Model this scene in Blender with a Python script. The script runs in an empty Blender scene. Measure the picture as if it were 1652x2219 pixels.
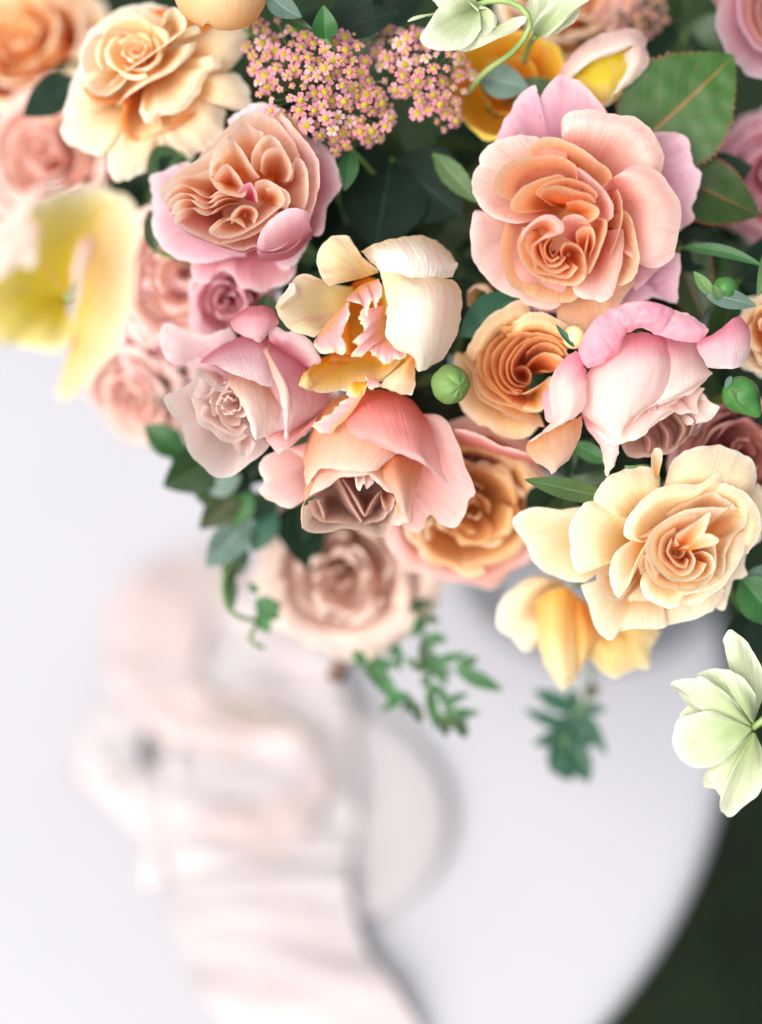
import bpy, math, random
from mathutils import Vector, Matrix, noise

# ------------------------------------------------------------------ camera, light, exposure
scene = bpy.context.scene
PITCH, CAM_H = math.radians(50.0), 0.80
C0 = Vector((0.0, 0.0, CAM_H))
FWD = Vector((0, math.cos(PITCH), -math.sin(PITCH)))
UP = Vector((0, math.sin(PITCH), math.cos(PITCH)))
RIGHT = Vector((1, 0, 0))
FOCUS = 0.60
cam_data = bpy.data.cameras.new('camera')
cam = bpy.data.objects.new('camera', cam_data)
scene.collection.objects.link(cam)
cam.location = C0
cam.rotation_euler = (math.pi / 2 - PITCH, 0, 0)
cam_data.sensor_fit = 'VERTICAL'
cam_data.sensor_height = 56.0
cam_data.sensor_width = 41.7
cam_data.lens = 80.0
cam_data.clip_start = 0.01
cam_data.clip_end = 200.0
cam_data.dof.use_dof = True
cam_data.dof.focus_distance = FOCUS
cam_data.dof.aperture_fstop = 2.0
scene.camera = cam

SUN_EL, SUN_AZ = math.radians(37), math.radians(-138)     # azimuth from +Y towards +X: light comes from the left and a little from the viewer's side
world = bpy.data.worlds.new('World')
scene.world = world
world.use_nodes = True
wn, wl = world.node_tree.nodes, world.node_tree.links
wn.clear()
wo = wn.new('ShaderNodeOutputWorld'); wb = wn.new('ShaderNodeBackground'); ws = wn.new('ShaderNodeTexSky'); wh = wn.new('ShaderNodeHueSaturation')
ws.sky_type = 'NISHITA'; ws.sun_disc = False; ws.sun_elevation = SUN_EL; ws.sun_rotation = SUN_AZ
ws.air_density = 1.0; ws.dust_density = 3.0; ws.ozone_density = 1.0
wh.inputs['Saturation'].default_value = 0.30            # thin overcast
wb.inputs['Strength'].default_value = 0.08
wl.new(ws.outputs[0], wh.inputs['Color']); wl.new(wh.outputs[0], wb.inputs['Color']); wl.new(wb.outputs[0], wo.inputs[0])
sun_data = bpy.data.lights.new('sun', 'SUN')
sun_data.energy = 1.5; sun_data.angle = math.radians(65); sun_data.color = (1.0, 0.95, 0.88)
sun = bpy.data.objects.new('sun', sun_data)
scene.collection.objects.link(sun)
sd = Vector((math.sin(SUN_AZ) * math.cos(SUN_EL), math.cos(SUN_AZ) * math.cos(SUN_EL), math.sin(SUN_EL)))
sun.rotation_euler = sd.to_track_quat('Z', 'Y').to_euler()
sun.location = (-1, 1, 3)
vs = scene.view_settings
vs.view_transform = 'Standard'; vs.look = 'None'; vs.gamma = 1.0; vs.use_curve_mapping = False
vs.exposure = 1.5
scene.cycles.use_denoising = True
scene.cycles.max_bounces = 12
scene.cycles.diffuse_bounces = 9
scene.cycles.transmission_bounces = 10

# ------------------------------------------------------------------ helpers
COL = scene.collection
rng = random.Random(7)
KPX = 0.7 / 2219.0             # metres per picture unit per metre of distance
PX = KPX * FOCUS               # metres per unit at the focal plane

def at(x, y, d=0.0):
    z = FOCUS - d * PX
    return C0 + FWD * z + RIGHT * ((x - 826) * KPX * z) + UP * ((1109.5 - y) * KPX * z)

def on_plane(x, y, h=0.0):
    v = FWD + RIGHT * ((x - 826) * KPX) + UP * ((1109.5 - y) * KPX)
    return C0 + v * ((CAM_H - h) / -v.z)

def crop(x0, y0, s):
    return lambda x, y: (x0 + s * x, y0 + s * y)
IDT = lambda x, y: (x, y)
T1 = crop(0, 0, .34); T2 = crop(495.6, 0, .36); T3 = crop(958.2, 0, .42); T4 = crop(264.3, 198.2, .3); T5 = crop(561.7, 462.6, .32)
T6 = crop(925.1, 594.7, .44); T7 = crop(330.4, 660.8, .46); T8 = crop(991.2, 925.1, .4); TL = crop(0, 363.4, .28)
TK = crop(1123.4, 958.2, .32); TI = crop(892.1, 627.8, .24); TF = crop(561.7, 826, .3); TE = crop(330.4, 660.8, .24)
TR = crop(1420.7, 462.6, .2232); TH = crop(859, 0, .32); TS = crop(693.8, 1255.5, .42); TG = crop(264.3, 892.1, .24)

def lin(h):
    h = h.lstrip('#')
    out = []
    for i in (0, 2, 4):
        c = int(h[i:i + 2], 16) / 255
        out.append(c / 12.92 if c <= .04045 else ((c + .055) / 1.055) ** 2.4)
    return out + [1.0]

LIN = lin

def cr(p, t):
    """catmull-rom through list of tuples p at parameter t in 0..1 (uniform)"""
    n = len(p) - 1
    if n == 0: return p[0]
    if n == 1: return tuple(a + (b - a) * t for a, b in zip(p[0], p[1]))
    s = min(max(t, 0), 1) * n
    i = min(int(s), n - 1); f = s - i
    p1, p2 = p[i], p[i + 1]
    p0 = p[i - 1] if i > 0 else tuple(2 * a - b for a, b in zip(p1, p2))
    p3 = p[i + 2] if i + 2 <= n else tuple(2 * a - b for a, b in zip(p2, p1))
    return tuple(.5 * (2 * b + (c - a) * f + (2 * a - 5 * b + 4 * c - e) * f * f + (3 * b - a - 3 * c + e) * f ** 3) for a, b, c, e in zip(p0, p1, p2, p3))

def resample(p, n):
    """n+1 points evenly spread along the curve through p"""
    if len(p) == 1: return [p[0]] * (n + 1)
    m = max(60, n * 4)
    q = [cr(p, k / m) for k in range(m + 1)]
    L = [0]
    for a, b in zip(q, q[1:]): L.append(L[-1] + math.dist(a, b))
    out, j = [], 0
    for k in range(n + 1):
        s = L[-1] * k / n
        while j < m - 1 and L[j + 1] < s: j += 1
        f = 0 if L[j + 1] == L[j] else (s - L[j]) / (L[j + 1] - L[j])
        out.append(tuple(a + (b - a) * f for a, b in zip(q[j], q[j + 1])))
    return out

def keyed(k, v):
    """smooth interpolation of [(v, value), ...]"""
    if v <= k[0][0]: return k[0][1]
    n = len(k)
    for i in range(n - 1):
        if v <= k[i + 1][0]:
            x0, y0 = k[i]; x1, y1 = k[i + 1]
            m0 = (y1 - k[i - 1][1]) / (x1 - k[i - 1][0]) if i > 0 else (y1 - y0) / (x1 - x0)
            m1 = (k[i + 2][1] - y0) / (k[i + 2][0] - x0) if i + 2 < n else (y1 - y0) / (x1 - x0)
            h = x1 - x0; t = (v - x0) / h
            return (2 * t ** 3 - 3 * t * t + 1) * y0 + (t ** 3 - 2 * t * t + t) * h * m0 + (-2 * t ** 3 + 3 * t * t) * y1 + (t ** 3 - t * t) * h * m1
    return k[-1][1]

def nz(x, y, z): return noise.noise(Vector((x, y, z)))

# ------------------------------------------------------------------ materials
MATS = {}
def new_mat(name):
    m = bpy.data.materials.new(name); m.use_nodes = True
    m.node_tree.nodes.clear()
    MATS[name] = m
    return m, m.node_tree.nodes, m.node_tree.links

def mixc(N, L, fac, a, b, blend='MIX'):
    n = N.new('ShaderNodeMix'); n.data_type = 'RGBA'; n.blend_type = blend
    for sock, val in ((n.inputs[0], fac), (n.inputs[6], a), (n.inputs[7], b)):
        if hasattr(val, 'is_output') or isinstance(val, bpy.types.NodeSocket): L.new(val, sock)
        else: sock.default_value = val
    return n.outputs[2]

def petal_mat(name, stops, edge=None, back=None, tr=.5, vein=.10, veinc=None, rough=.7, edge_w=.05, blot=.10, blotc=None, bump=.62, streak=None, bruise=.5, crease=.34):
    """thin petal: colour runs from the claw (V=0) to the margin (V=1)"""
    m, N, L = new_mat(name)
    lin = lambda h, w=.04: [min(.93, c + w * (1 - c)) for c in LIN(h)[:3]] + [1.0]      # lifts the colours a little towards white to brighten the petals
    out = N.new('ShaderNodeOutputMaterial'); uv = N.new('ShaderNodeUVMap'); uv.uv_map = 'uv'
    sp = N.new('ShaderNodeSeparateXYZ'); L.new(uv.outputs[0], sp.inputs[0])
    tc = N.new('ShaderNodeTexCoord'); oi = N.new('ShaderNodeObjectInfo')
    off = N.new('ShaderNodeVectorMath'); off.operation = 'ADD'; L.new(uv.outputs[0], off.inputs[0])
    sc = N.new('ShaderNodeVectorMath'); sc.operation = 'SCALE'; sc.inputs['Scale'].default_value = 17.0
    cmb = N.new('ShaderNodeCombineXYZ'); L.new(oi.outputs['Random'], cmb.inputs[0]); L.new(oi.outputs['Random'], cmb.inputs[2])
    L.new(cmb.outputs[0], sc.inputs[0]); L.new(sc.outputs[0], off.inputs[1])
    # large soft drift that shifts the colour boundary from petal to petal
    n1 = N.new('ShaderNodeTexNoise'); n1.inputs['Scale'].default_value = 2.2; n1.inputs['Detail'].default_value = 3; L.new(off.outputs[0], n1.inputs['Vector'])
    ma = N.new('ShaderNodeMath'); ma.operation = 'MULTIPLY_ADD'; L.new(n1.outputs[0], ma.inputs[0]); ma.inputs[1].default_value = .40; ma.inputs[2].default_value = -.20
    ad = N.new('ShaderNodeMath'); ad.operation = 'ADD'; L.new(sp.outputs[1], ad.inputs[0]); L.new(ma.outputs[0], ad.inputs[1])
    rp = N.new('ShaderNodeValToRGB'); e = rp.color_ramp.elements
    while len(e) < len(stops): e.new(.5)
    for k, (p, c) in enumerate(stops): e[k].position = p; e[k].color = lin(c, .10 * p * p)  # pigment ramp; claw stops extra saturated, warm glow of folds put into the colour
    L.new(ad.outputs[0], rp.inputs[0])
    colr = rp.outputs[0]
    # veins: noise stretched along the petal
    mp = N.new('ShaderNodeMapping'); mp.inputs['Scale'].default_value = (46, 3.0, 1); L.new(off.outputs[0], mp.inputs['Vector'])
    n2 = N.new('ShaderNodeTexNoise'); n2.inputs['Scale'].default_value = 1.0; n2.inputs['Detail'].default_value = 4; L.new(mp.outputs[0], n2.inputs['Vector'])
    r2 = N.new('ShaderNodeMapRange'); r2.inputs[1].default_value = .42; r2.inputs[2].default_value = .72; r2.inputs[3].default_value = 0; r2.inputs[4].default_value = vein; L.new(n2.outputs[0], r2.inputs[0])
    colr = mixc(N, L, r2.outputs[0], colr, lin(veinc) if veinc else lin(stops[0][1]))
    if streak:        # flames running up a tulip petal
        mp3 = N.new('ShaderNodeMapping'); mp3.inputs['Scale'].default_value = (9, 1.1, 1); L.new(off.outputs[0], mp3.inputs['Vector'])
        n3 = N.new('ShaderNodeTexNoise'); n3.inputs['Scale'].default_value = 1.0; n3.inputs['Detail'].default_value = 3; L.new(mp3.outputs[0], n3.inputs['Vector'])
        for lo, hi, c, amt in streak:
            r3 = N.new('ShaderNodeMapRange'); r3.inputs[1].default_value = lo; r3.inputs[2].default_value = hi; r3.inputs[3].default_value = 0; r3.inputs[4].default_value = amt; L.new(n3.outputs[0], r3.inputs[0])
            colr = mixc(N, L, r3.outputs[0], colr, lin(c))
    n4 = N.new('ShaderNodeTexNoise'); n4.inputs['Scale'].default_value = 140; n4.inputs['Detail'].default_value = 3; L.new(tc.outputs['Object'], n4.inputs['Vector'])
    r4 = N.new('ShaderNodeMapRange'); r4.inputs[1].default_value = .45; r4.inputs[2].default_value = .75; r4.inputs[3].default_value = 0; r4.inputs[4].default_value = blot; L.new(n4.outputs[0], r4.inputs[0])
    colr = mixc(N, L, r4.outputs[0], colr, lin(blotc or stops[-1][1]))
    if edge:
        r5 = N.new('ShaderNodeMapRange'); r5.inputs[1].default_value = 1 - edge_w * 1.8; r5.inputs[2].default_value = 1.0; r5.inputs[3].default_value = 0; r5.inputs[4].default_value = .85; L.new(sp.outputs[1], r5.inputs[0])
        colr = mixc(N, L, r5.outputs[0], colr, lin(edge))
    if bruise:
        n6 = N.new('ShaderNodeTexNoise'); n6.inputs['Scale'].default_value = 6; n6.inputs['Detail'].default_value = 4; L.new(off.outputs[0], n6.inputs['Vector'])
        r6 = N.new('ShaderNodeMapRange'); r6.inputs[1].default_value = .56; r6.inputs[2].default_value = .70; r6.inputs[3].default_value = 0; r6.inputs[4].default_value = bruise; L.new(n6.outputs[0], r6.inputs[0])
        r7 = N.new('ShaderNodeMapRange'); r7.inputs[1].default_value = .90; r7.inputs[2].default_value = 1.0; L.new(sp.outputs[1], r7.inputs[0])
        m7 = N.new('ShaderNodeMath'); m7.operation = 'MULTIPLY'; L.new(r6.outputs[0], m7.inputs[0]); L.new(r7.outputs[0], m7.inputs[1])
        colr = mixc(N, L, m7.outputs[0], colr, LIN('c98f62'))
        # fine crease lines across the blade
        n8 = N.new('ShaderNodeTexNoise'); n8.inputs['Scale'].default_value = 3.2; n8.inputs['Detail'].default_value = 5; n8.inputs['Distortion'].default_value = 1.2; L.new(off.outputs[0], n8.inputs['Vector'])
        s8 = N.new('ShaderNodeMath'); s8.operation = 'SUBTRACT'; L.new(n8.outputs[0], s8.inputs[0]); s8.inputs[1].default_value = .5
        a8 = N.new('ShaderNodeMath'); a8.operation = 'ABSOLUTE'; L.new(s8.outputs[0], a8.inputs[0])
        r8 = N.new('ShaderNodeMapRange'); r8.inputs[1].default_value = 0; r8.inputs[2].default_value = .012; r8.inputs[3].default_value = crease; r8.inputs[4].default_value = 0; L.new(a8.outputs[0], r8.inputs[0])
        m8 = N.new('ShaderNodeMath'); m8.operation = 'MULTIPLY'; L.new(r8.outputs[0], m8.inputs[0]); L.new(r4.outputs[0], m8.inputs[1])
        m9 = N.new('ShaderNodeMath'); m9.operation = 'MULTIPLY'; L.new(m8.outputs[0], m9.inputs[0]); m9.inputs[1].default_value = 8
        colr = mixc(N, L, m9.outputs[0], colr, lin(stops[0][1]))
    if back:
        g = N.new('ShaderNodeNewGeometry')
        mb = N.new('ShaderNodeMath'); mb.operation = 'MULTIPLY'; L.new(g.outputs['Backfacing'], mb.inputs[0]); mb.inputs[1].default_value = .75
        colr = mixc(N, L, mb.outputs[0], colr, lin(back))
    hs = N.new('ShaderNodeHueSaturation'); L.new(colr, hs.inputs['Color'])
    hm = N.new('ShaderNodeMapRange'); hm.inputs[3].default_value = .94; hm.inputs[4].default_value = 1.03; L.new(oi.outputs['Random'], hm.inputs[0]); L.new(hm.outputs[0], hs.inputs['Value'])
    hh = N.new('ShaderNodeMapRange'); hh.inputs[3].default_value = .492; hh.inputs[4].default_value = .508; L.new(oi.outputs['Random'], hh.inputs[0]); L.new(hh.outputs[0], hs.inputs['Hue'])
    colr = hs.outputs[0]
    bp = N.new('ShaderNodeBump'); bp.inputs['Strength'].default_value = bump; bp.inputs['Distance'].default_value = .0009; L.new(n2.outputs[0], bp.inputs['Height'])
    pb = N.new('ShaderNodeBsdfPrincipled'); L.new(colr, pb.inputs['Base Color']); pb.inputs['Roughness'].default_value = rough
    pb.inputs['Specular IOR Level'].default_value = .14; L.new(bp.outputs[0], pb.inputs['Normal'])
    pb.inputs['Sheen Weight'].default_value = .05; pb.inputs['Sheen Roughness'].default_value = .5
    tb = N.new('ShaderNodeBsdfTranslucent')
    gm = N.new('ShaderNodeGamma'); gm.inputs[1].default_value = 1.2; L.new(colr, gm.inputs[0]); L.new(gm.outputs[0], tb.inputs['Color'])
    mx = N.new('ShaderNodeMixShader'); mx.inputs[0].default_value = tr; L.new(pb.outputs[0], mx.inputs[1]); L.new(tb.outputs[0], mx.inputs[2])
    L.new(mx.outputs[0], out.inputs[0])
    return m

def leaf_mat(name, top, vein, back, edge=None, rough=.42, tr=.18, spec=.4):
    m, N, L = new_mat(name)
    out = N.new('ShaderNodeOutputMaterial'); uv = N.new('ShaderNodeUVMap'); uv.uv_map = 'uv'
    sp = N.new('ShaderNodeSeparateXYZ'); L.new(uv.outputs[0], sp.inputs[0])
    # |u - .5|
    su = N.new('ShaderNodeMath'); su.operation = 'SUBTRACT'; L.new(sp.outputs[0], su.inputs[0]); su.inputs[1].default_value = .5
    au = N.new('ShaderNodeMath'); au.operation = 'ABSOLUTE'; L.new(su.outputs[0], au.inputs[0])
    mid = N.new('ShaderNodeMapRange'); mid.inputs[1].default_value = .006; mid.inputs[2].default_value = .022; mid.inputs[3].default_value = .9; mid.inputs[4].default_value = 0; L.new(au.outputs[0], mid.inputs[0])
    # side veins
    ml = N.new('ShaderNodeMath'); ml.operation = 'MULTIPLY_ADD'; L.new(au.outputs[0], ml.inputs[0]); ml.inputs[1].default_value = -.75; L.new(sp.outputs[1], ml.inputs[2])
    m6 = N.new('ShaderNodeMath'); m6.operation = 'MULTIPLY'; L.new(ml.outputs[0], m6.inputs[0]); m6.inputs[1].default_value = 7.0
    fr = N.new('ShaderNodeMath'); fr.operation = 'PINGPONG'; L.new(m6.outputs[0], fr.inputs[0]); fr.inputs[1].default_value = .5
    sv = N.new('ShaderNodeMapRange'); sv.inputs[1].default_value = 0.0; sv.inputs[2].default_value = .05; sv.inputs[3].default_value = .28; sv.inputs[4].default_value = 0; L.new(fr.outputs[0], sv.inputs[0])
    mxm = N.new('ShaderNodeMath'); mxm.operation = 'MAXIMUM'; L.new(mid.outputs[0], mxm.inputs[0]); L.new(sv.outputs[0], mxm.inputs[1])
    tc = N.new('ShaderNodeTexCoord')
    n1 = N.new('ShaderNodeTexNoise'); n1.inputs['Scale'].default_value = 90; n1.inputs['Detail'].default_value = 4; L.new(tc.outputs['Object'], n1.inputs['Vector'])
    base = mixc(N, L, n1.outputs[0], lin(top), [c * .5 for c in lin(top)[:3]] + [1])
    oi = N.new('ShaderNodeObjectInfo')
    hs = N.new('ShaderNodeHueSaturation'); L.new(base, hs.inputs['Color'])
    hm = N.new('ShaderNodeMapRange'); hm.inputs[3].default_value = .75; hm.inputs[4].default_value = 1.25; L.new(oi.outputs['Random'], hm.inputs[0]); L.new(hm.outputs[0], hs.inputs['Value'])
    colr = mixc(N, L, mxm.outputs[0], hs.outputs[0], lin(vein))
    if edge:
        re = N.new('ShaderNodeMapRange'); re.inputs[1].default_value = .465; re.inputs[2].default_value = .5; re.inputs[3].default_value = 0; re.inputs[4].default_value = .8; L.new(au.outputs[0], re.inputs[0])
        colr = mixc(N, L, re.outputs[0], colr, lin(edge))
    g = N.new('ShaderNodeNewGeometry')
    mb = N.new('ShaderNodeMath'); mb.operation = 'MULTIPLY'; L.new(g.outputs['Backfacing'], mb.inputs[0]); mb.inputs[1].default_value = .8
    colr = mixc(N, L, mb.outputs[0], colr, lin(back))
    bp = N.new('ShaderNodeBump'); bp.inputs['Strength'].default_value = .35; bp.inputs['Distance'].default_value = .0006; bp.invert = True; L.new(mxm.outputs[0], bp.inputs['Height'])
    pb = N.new('ShaderNodeBsdfPrincipled'); L.new(colr, pb.inputs['Base Color']); pb.inputs['Roughness'].default_value = rough; pb.inputs['Specular IOR Level'].default_value = spec
    L.new(bp.outputs[0], pb.inputs['Normal'])
    tb = N.new('ShaderNodeBsdfTranslucent'); L.new(colr, tb.inputs['Color'])
    mx = N.new('ShaderNodeMixShader'); mx.inputs[0].default_value = tr; L.new(pb.outputs[0], mx.inputs[1]); L.new(tb.outputs[0], mx.inputs[2])
    L.new(mx.outputs[0], out.inputs[0])
    return m

def plain_mat(name, c, c2=None, scale=60, rough=.6, spec=.3, bump=0, bscale=200, sheen=0):
    m, N, L = new_mat(name)
    out = N.new('ShaderNodeOutputMaterial'); tc = N.new('ShaderNodeTexCoord')
    n1 = N.new('ShaderNodeTexNoise'); n1.inputs['Scale'].default_value = scale; n1.inputs['Detail'].default_value = 5; L.new(tc.outputs['Object'], n1.inputs['Vector'])
    rr = N.new('ShaderNodeMapRange'); rr.inputs[1].default_value = .35; rr.inputs[2].default_value = .65; L.new(n1.outputs[0], rr.inputs[0])
    col = mixc(N, L, rr.outputs[0], lin(c), lin(c2 or c))
    pb = N.new('ShaderNodeBsdfPrincipled'); L.new(col, pb.inputs['Base Color']); pb.inputs['Roughness'].default_value = rough; pb.inputs['Specular IOR Level'].default_value = spec
    pb.inputs['Sheen Weight'].default_value = sheen
    if bump:
        n2 = N.new('ShaderNodeTexNoise'); n2.inputs['Scale'].default_value = bscale; n2.inputs['Detail'].default_value = 5; L.new(tc.outputs['Object'], n2.inputs['Vector'])
        bp = N.new('ShaderNodeBump'); bp.inputs['Strength'].default_value = bump; bp.inputs['Distance'].default_value = .001; L.new(n2.outputs[0], bp.inputs['Height']); L.new(bp.outputs[0], pb.inputs['Normal'])
    L.new(pb.outputs[0], out.inputs[0])
    return m

# ------------------------------------------------------------------ object builders
def link(o, parent=None):
    COL.objects.link(o)
    if parent: o.parent = parent
    return o

def mesh_obj(name, verts, faces, mat, parent=None, uvs=None, smooth=True, origin=None):
    me = bpy.data.meshes.new(name)
    if origin is not None: verts = [v - origin for v in verts]
    me.from_pydata([tuple(v) for v in verts], [], faces)
    if uvs:
        lay = me.uv_layers.new(name='uv')
        flat = []
        for p in me.polygons:
            for vi in p.vertices: flat.extend(uvs[vi])
        lay.data.foreach_set('uv', flat)
    if smooth: me.polygons.foreach_set('use_smooth', [True] * len(me.polygons))
    me.materials.append(mat)
    me.update()
    return link(bpy.data.objects.new(name, me), parent)

def tag(o, label, cat=None, group=None, kind=None):
    if label: o['label'] = label
    if cat: o['category'] = cat
    if group: o['group'] = group
    if kind: o['kind'] = kind
    return o

VASE_MOUTH = Vector((.095, .615, .20))

class Plant:
    """one flower, spray or bud: an Empty at its seat, its parts as children"""
    def __init__(s, name, label, cat, c, T=IDT, group=None, mat=None, mats=None):
        x, y = T(c[0], c[1]); s.T = T; s.cx, s.cy, s.cd = x, y, c[2]
        s.o = Vector(at(x, y, c[2]))
        s.root = link(bpy.data.objects.new(name, None)); s.root.location = s.o; s.root.empty_display_size = .01
        tag(s.root, label, cat, group)
        s.mat = mat; s.seed = rng.random() * 100; s.k = 0
    def P(s, p):
        x, y = s.T(p[0], p[1]); return (x, y, (p[2] if len(p) > 2 else 0.0) + s.cd)
    def add(s, name, pts, nu, nv, mat, uvs=None, parent=None):
        """grid of (x,y,d) picture points -> mesh"""
        V = [at(*p) for p in pts]
        F = []
        for j in range(nv):
            for i in range(nu):
                a = j * (nu + 1) + i
                F.append((a, a + 1, a + nu + 2, a + nu + 1))
        uvs = uvs or [(i / nu, j / nv) for j in range(nv + 1) for i in range(nu + 1)]
        return mesh_obj(name, V, F, mat, parent or s.root, uvs, origin=s.o)

ROLL = .3
def fan(pl, edge, base, prof=None, mat=None, belly=0, ruffle=7, jag=.030, nu=34, nv=16, kk=.1, und=5, name='petal', side=0, freq=1.0, roll=0):
    """petal spread from its claw (base: one or more points) to its margin (edge: points along the free rim)"""
    pl.k += 1
    sd_ = pl.seed + pl.k * 3.7
    E = resample([pl.P(p) for p in edge], nu)
    if isinstance(base[0], (tuple, list)): B = resample([pl.P(p) for p in base], nu)
    else:
        b_ = pl.P(base)          # the claw is a small arc that follows the margin, so the petal stands as a wall of a cup
        B = [(b_[0] + (q[0] - b_[0]) * kk, b_[1] + (q[1] - b_[1]) * kk, b_[2]) for q in E]
    prof = prof or [(0, 0), (.5, .3), (1, 1)]
    pts, uvs = [], []
    size = max(math.dist(E[0][:2], E[-1][:2]), math.dist(E[nu // 2][:2], B[nu // 2][:2]), 20)
    for j in range(nv + 1):
        v = j / nv; v = 1 - (1 - v) ** 1.25
        for i in range(nu + 1):
            u = i / nu
            e, b = E[i], B[i]
            dx, dy = e[0] - b[0], e[1] - b[1]; l = math.hypot(dx, dy) or 1
            vv = v * (1 + (jag * nz(u * 7 * freq, sd_, 1) + jag * .7 * nz(u * 19 * freq, sd_, 4)) * v * v)
            x = b[0] + dx * vv + belly * dx / l * 4 * v * (1 - v)
            y = b[1] + dy * vv + belly * dy / l * 4 * v * (1 - v)
            f = keyed(prof, v)
            d = b[2] + (e[2] - b[2]) * f
            sx = side * (2 * u - 1) ** 2 * v
            amp = ruffle * v ** 3 * min(1, size / 90)
            r = amp * nz(u * 3.2 * freq + sd_, v * 1.5, sd_) * 2 + und * nz(x / 45 + sd_, y / 45, sd_) 
            r += (2.6 * v * nz(u * 9 + sd_, v * 1.5, 3.3) + 1.3 * v * nz(u * 24, v * 2.5, sd_) + 3.4 * v ** 6 * nz(u * 15 * freq, sd_, 7.7)) * min(1, size / 90)
            d += r + sx - ROLL * roll * max(0, (v - .86) / .14) ** 2
            x += amp * .5 * nz(u * 3.5 * freq, sd_, v * 2); y += amp * .5 * nz(u * 3.5 * freq + 9, sd_, v * 2)
            pts.append((x, y, d)); uvs.append((u, v))
    return pl.add(name, pts, nu, nv, mat or pl.mat, uvs)

def sheet(pl, rows, mat=None, nu=20, nv=20, ruffle=0, crumple=1.0, flat=1.0, und=4, name='petal', freq=1.0, flip=False):
    """petal lofted through a grid of points; V runs over the rows"""
    pl.k += 1
    sd_ = pl.seed + pl.k * 3.7
    R_ = [resample([pl.P((p[0], p[1], p[2] * flat)) for p in r], nu) for r in rows]
    pts, uvs = [], []
    for j in range(nv + 1):
        v = j / nv
        for i in range(nu + 1):
            x, y, d = cr([r[i] for r in R_], v)
            u = i / nu
            ed = max(abs(2 * u - 1), abs(2 * v - 1)) ** 4
            wob = ed * 3.4; x += wob * nz(x / 13, y / 13, sd_); y += wob * nz(x / 13, y / 13, sd_ + 4)
            d += und * nz(x / 45 + sd_, y / 45, sd_) + 2.2 * nz(u * 9 + sd_, v * 2, 1.7) + 1.6 * nz(u * 2, v * 9 + sd_, 5.1) + crumple * nz(x / 9, y / 9, sd_) + (crumple - 1) * 2 * nz(x / 22, y / 22, sd_ + 2) + ruffle * ed * nz(x / 14 * freq, y / 14 * freq, sd_) * 2
            pts.append((x, y, d)); uvs.append((u, 1 - v if flip else v))
    return pl.add(name, pts, nu, nv, mat or pl.mat, uvs)

def frame(face):
    f = (RIGHT * face[0] - UP * face[1] - FWD * face[2]).normalized()
    x = (RIGHT - f * RIGHT.dot(f)).normalized()
    y = f.cross(x)
    return x, y, f

def whorl(pl, c, face, prof, n, h, phi0=0, spiral=0, drop=.12, mat=None, ruffle=2, jit=.06, nu=20, nv=14, jag=.0, pw=2.6, name='petal', lobe=0, arc=360, scale=1.0, freq=1.0):
    """n petals turned about the flower's axis. prof: (radius, height) points from claw to margin, in picture units"""
    ax, ay, af = frame(face)
    x0, y0 = pl.T(c[0], c[1]); o = at(x0, y0, c[2] + pl.cd); u_ = KPX * (FOCUS - (c[2] + pl.cd) * PX) * scale
    for k in range(n):
        pl.k += 1
        s_ = pl.seed + pl.k * 2.3
        phi = math.radians(phi0 + arc * k / n + rng.uniform(-1, 1) * jit * arc / n)
        hh = math.radians(h) * rng.uniform(1 - jit, 1 + jit)
        sc = rng.uniform(1 - jit, 1 + jit); tl = rng.uniform(-1, 1) * jit
        V, uvs = [], []
        for j in range(nv + 1):
            v = j / nv
            for i in range(nu + 1):
                u = -1 + 2 * i / nu
                top = 1 - drop * abs(u) ** pw + jag * nz(u * 7, s_, 0) - lobe * math.exp(-(u / .18) ** 2)
                r, z = cr(prof, min(v * top, 1))
                r = r * sc + spiral * u * v
                z = z + tl * r
                amp = ruffle * v ** 3
                z += amp * nz(u * 2.5 * freq + s_, v, s_) * 2
                r += amp * nz(u * 2.5 * freq, v, s_ + 5) * 2.2 + 2 * nz(u * 1.3, v * 2, s_)
                z += 1.2 * v * nz(u * 9 + s_, v * 2, 2.2) + 2.0 * v ** 5 * nz(u * 11, s_, 6.1); r += 1.2 * v * nz(u * 9, v * 2, s_ + 8)
                w = hh * (.35 + .65 * min(1, v * 2.2))
                a = phi + u * w
                V.append(o + (ax * (r * math.cos(a)) + ay * (r * math.sin(a)) + af * z) * u_)
                uvs.append(((u + 1) / 2, v))
        F = []
        for j in range(nv):
            for i in range(nu):
                a = j * (nu + 1) + i
                F.append((a, a + nu + 1, a + nu + 2, a + 1))
        mesh_obj(name, V, F, mat or pl.mat, pl.root, uvs, origin=pl.o)

def tube(name, pts, rad, mat, parent=None, origin=None, seg=8, n=16, taper=None):
    P = [Vector(p) for p in resample([tuple(p) for p in pts], n)]
    V, F, uvs = [], [], []
    for k, p in enumerate(P):
        t = (P[min(k + 1, n)] - P[max(k - 1, 0)]).normalized()
        a = t.orthogonal().normalized() if k == 0 else (a - t * a.dot(t)).normalized()
        b = t.cross(a)
        r = rad if taper is None else rad + (taper - rad) * k / n
        for i in range(seg):
            q = 2 * math.pi * i / seg
            V.append(p + (a * math.cos(q) + b * math.sin(q)) * r); uvs.append((i / seg, k / n))
    for k in range(n):
        for i in range(seg):
            F.append((k * seg + i, k * seg + (i + 1) % seg, (k + 1) * seg + (i + 1) % seg, (k + 1) * seg + i))
    F.append(tuple(range(seg - 1, -1, -1))); F.append(tuple(n * seg + i for i in range(seg)))
    return mesh_obj(name, V, F, mat, parent, uvs, origin=origin)

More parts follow.
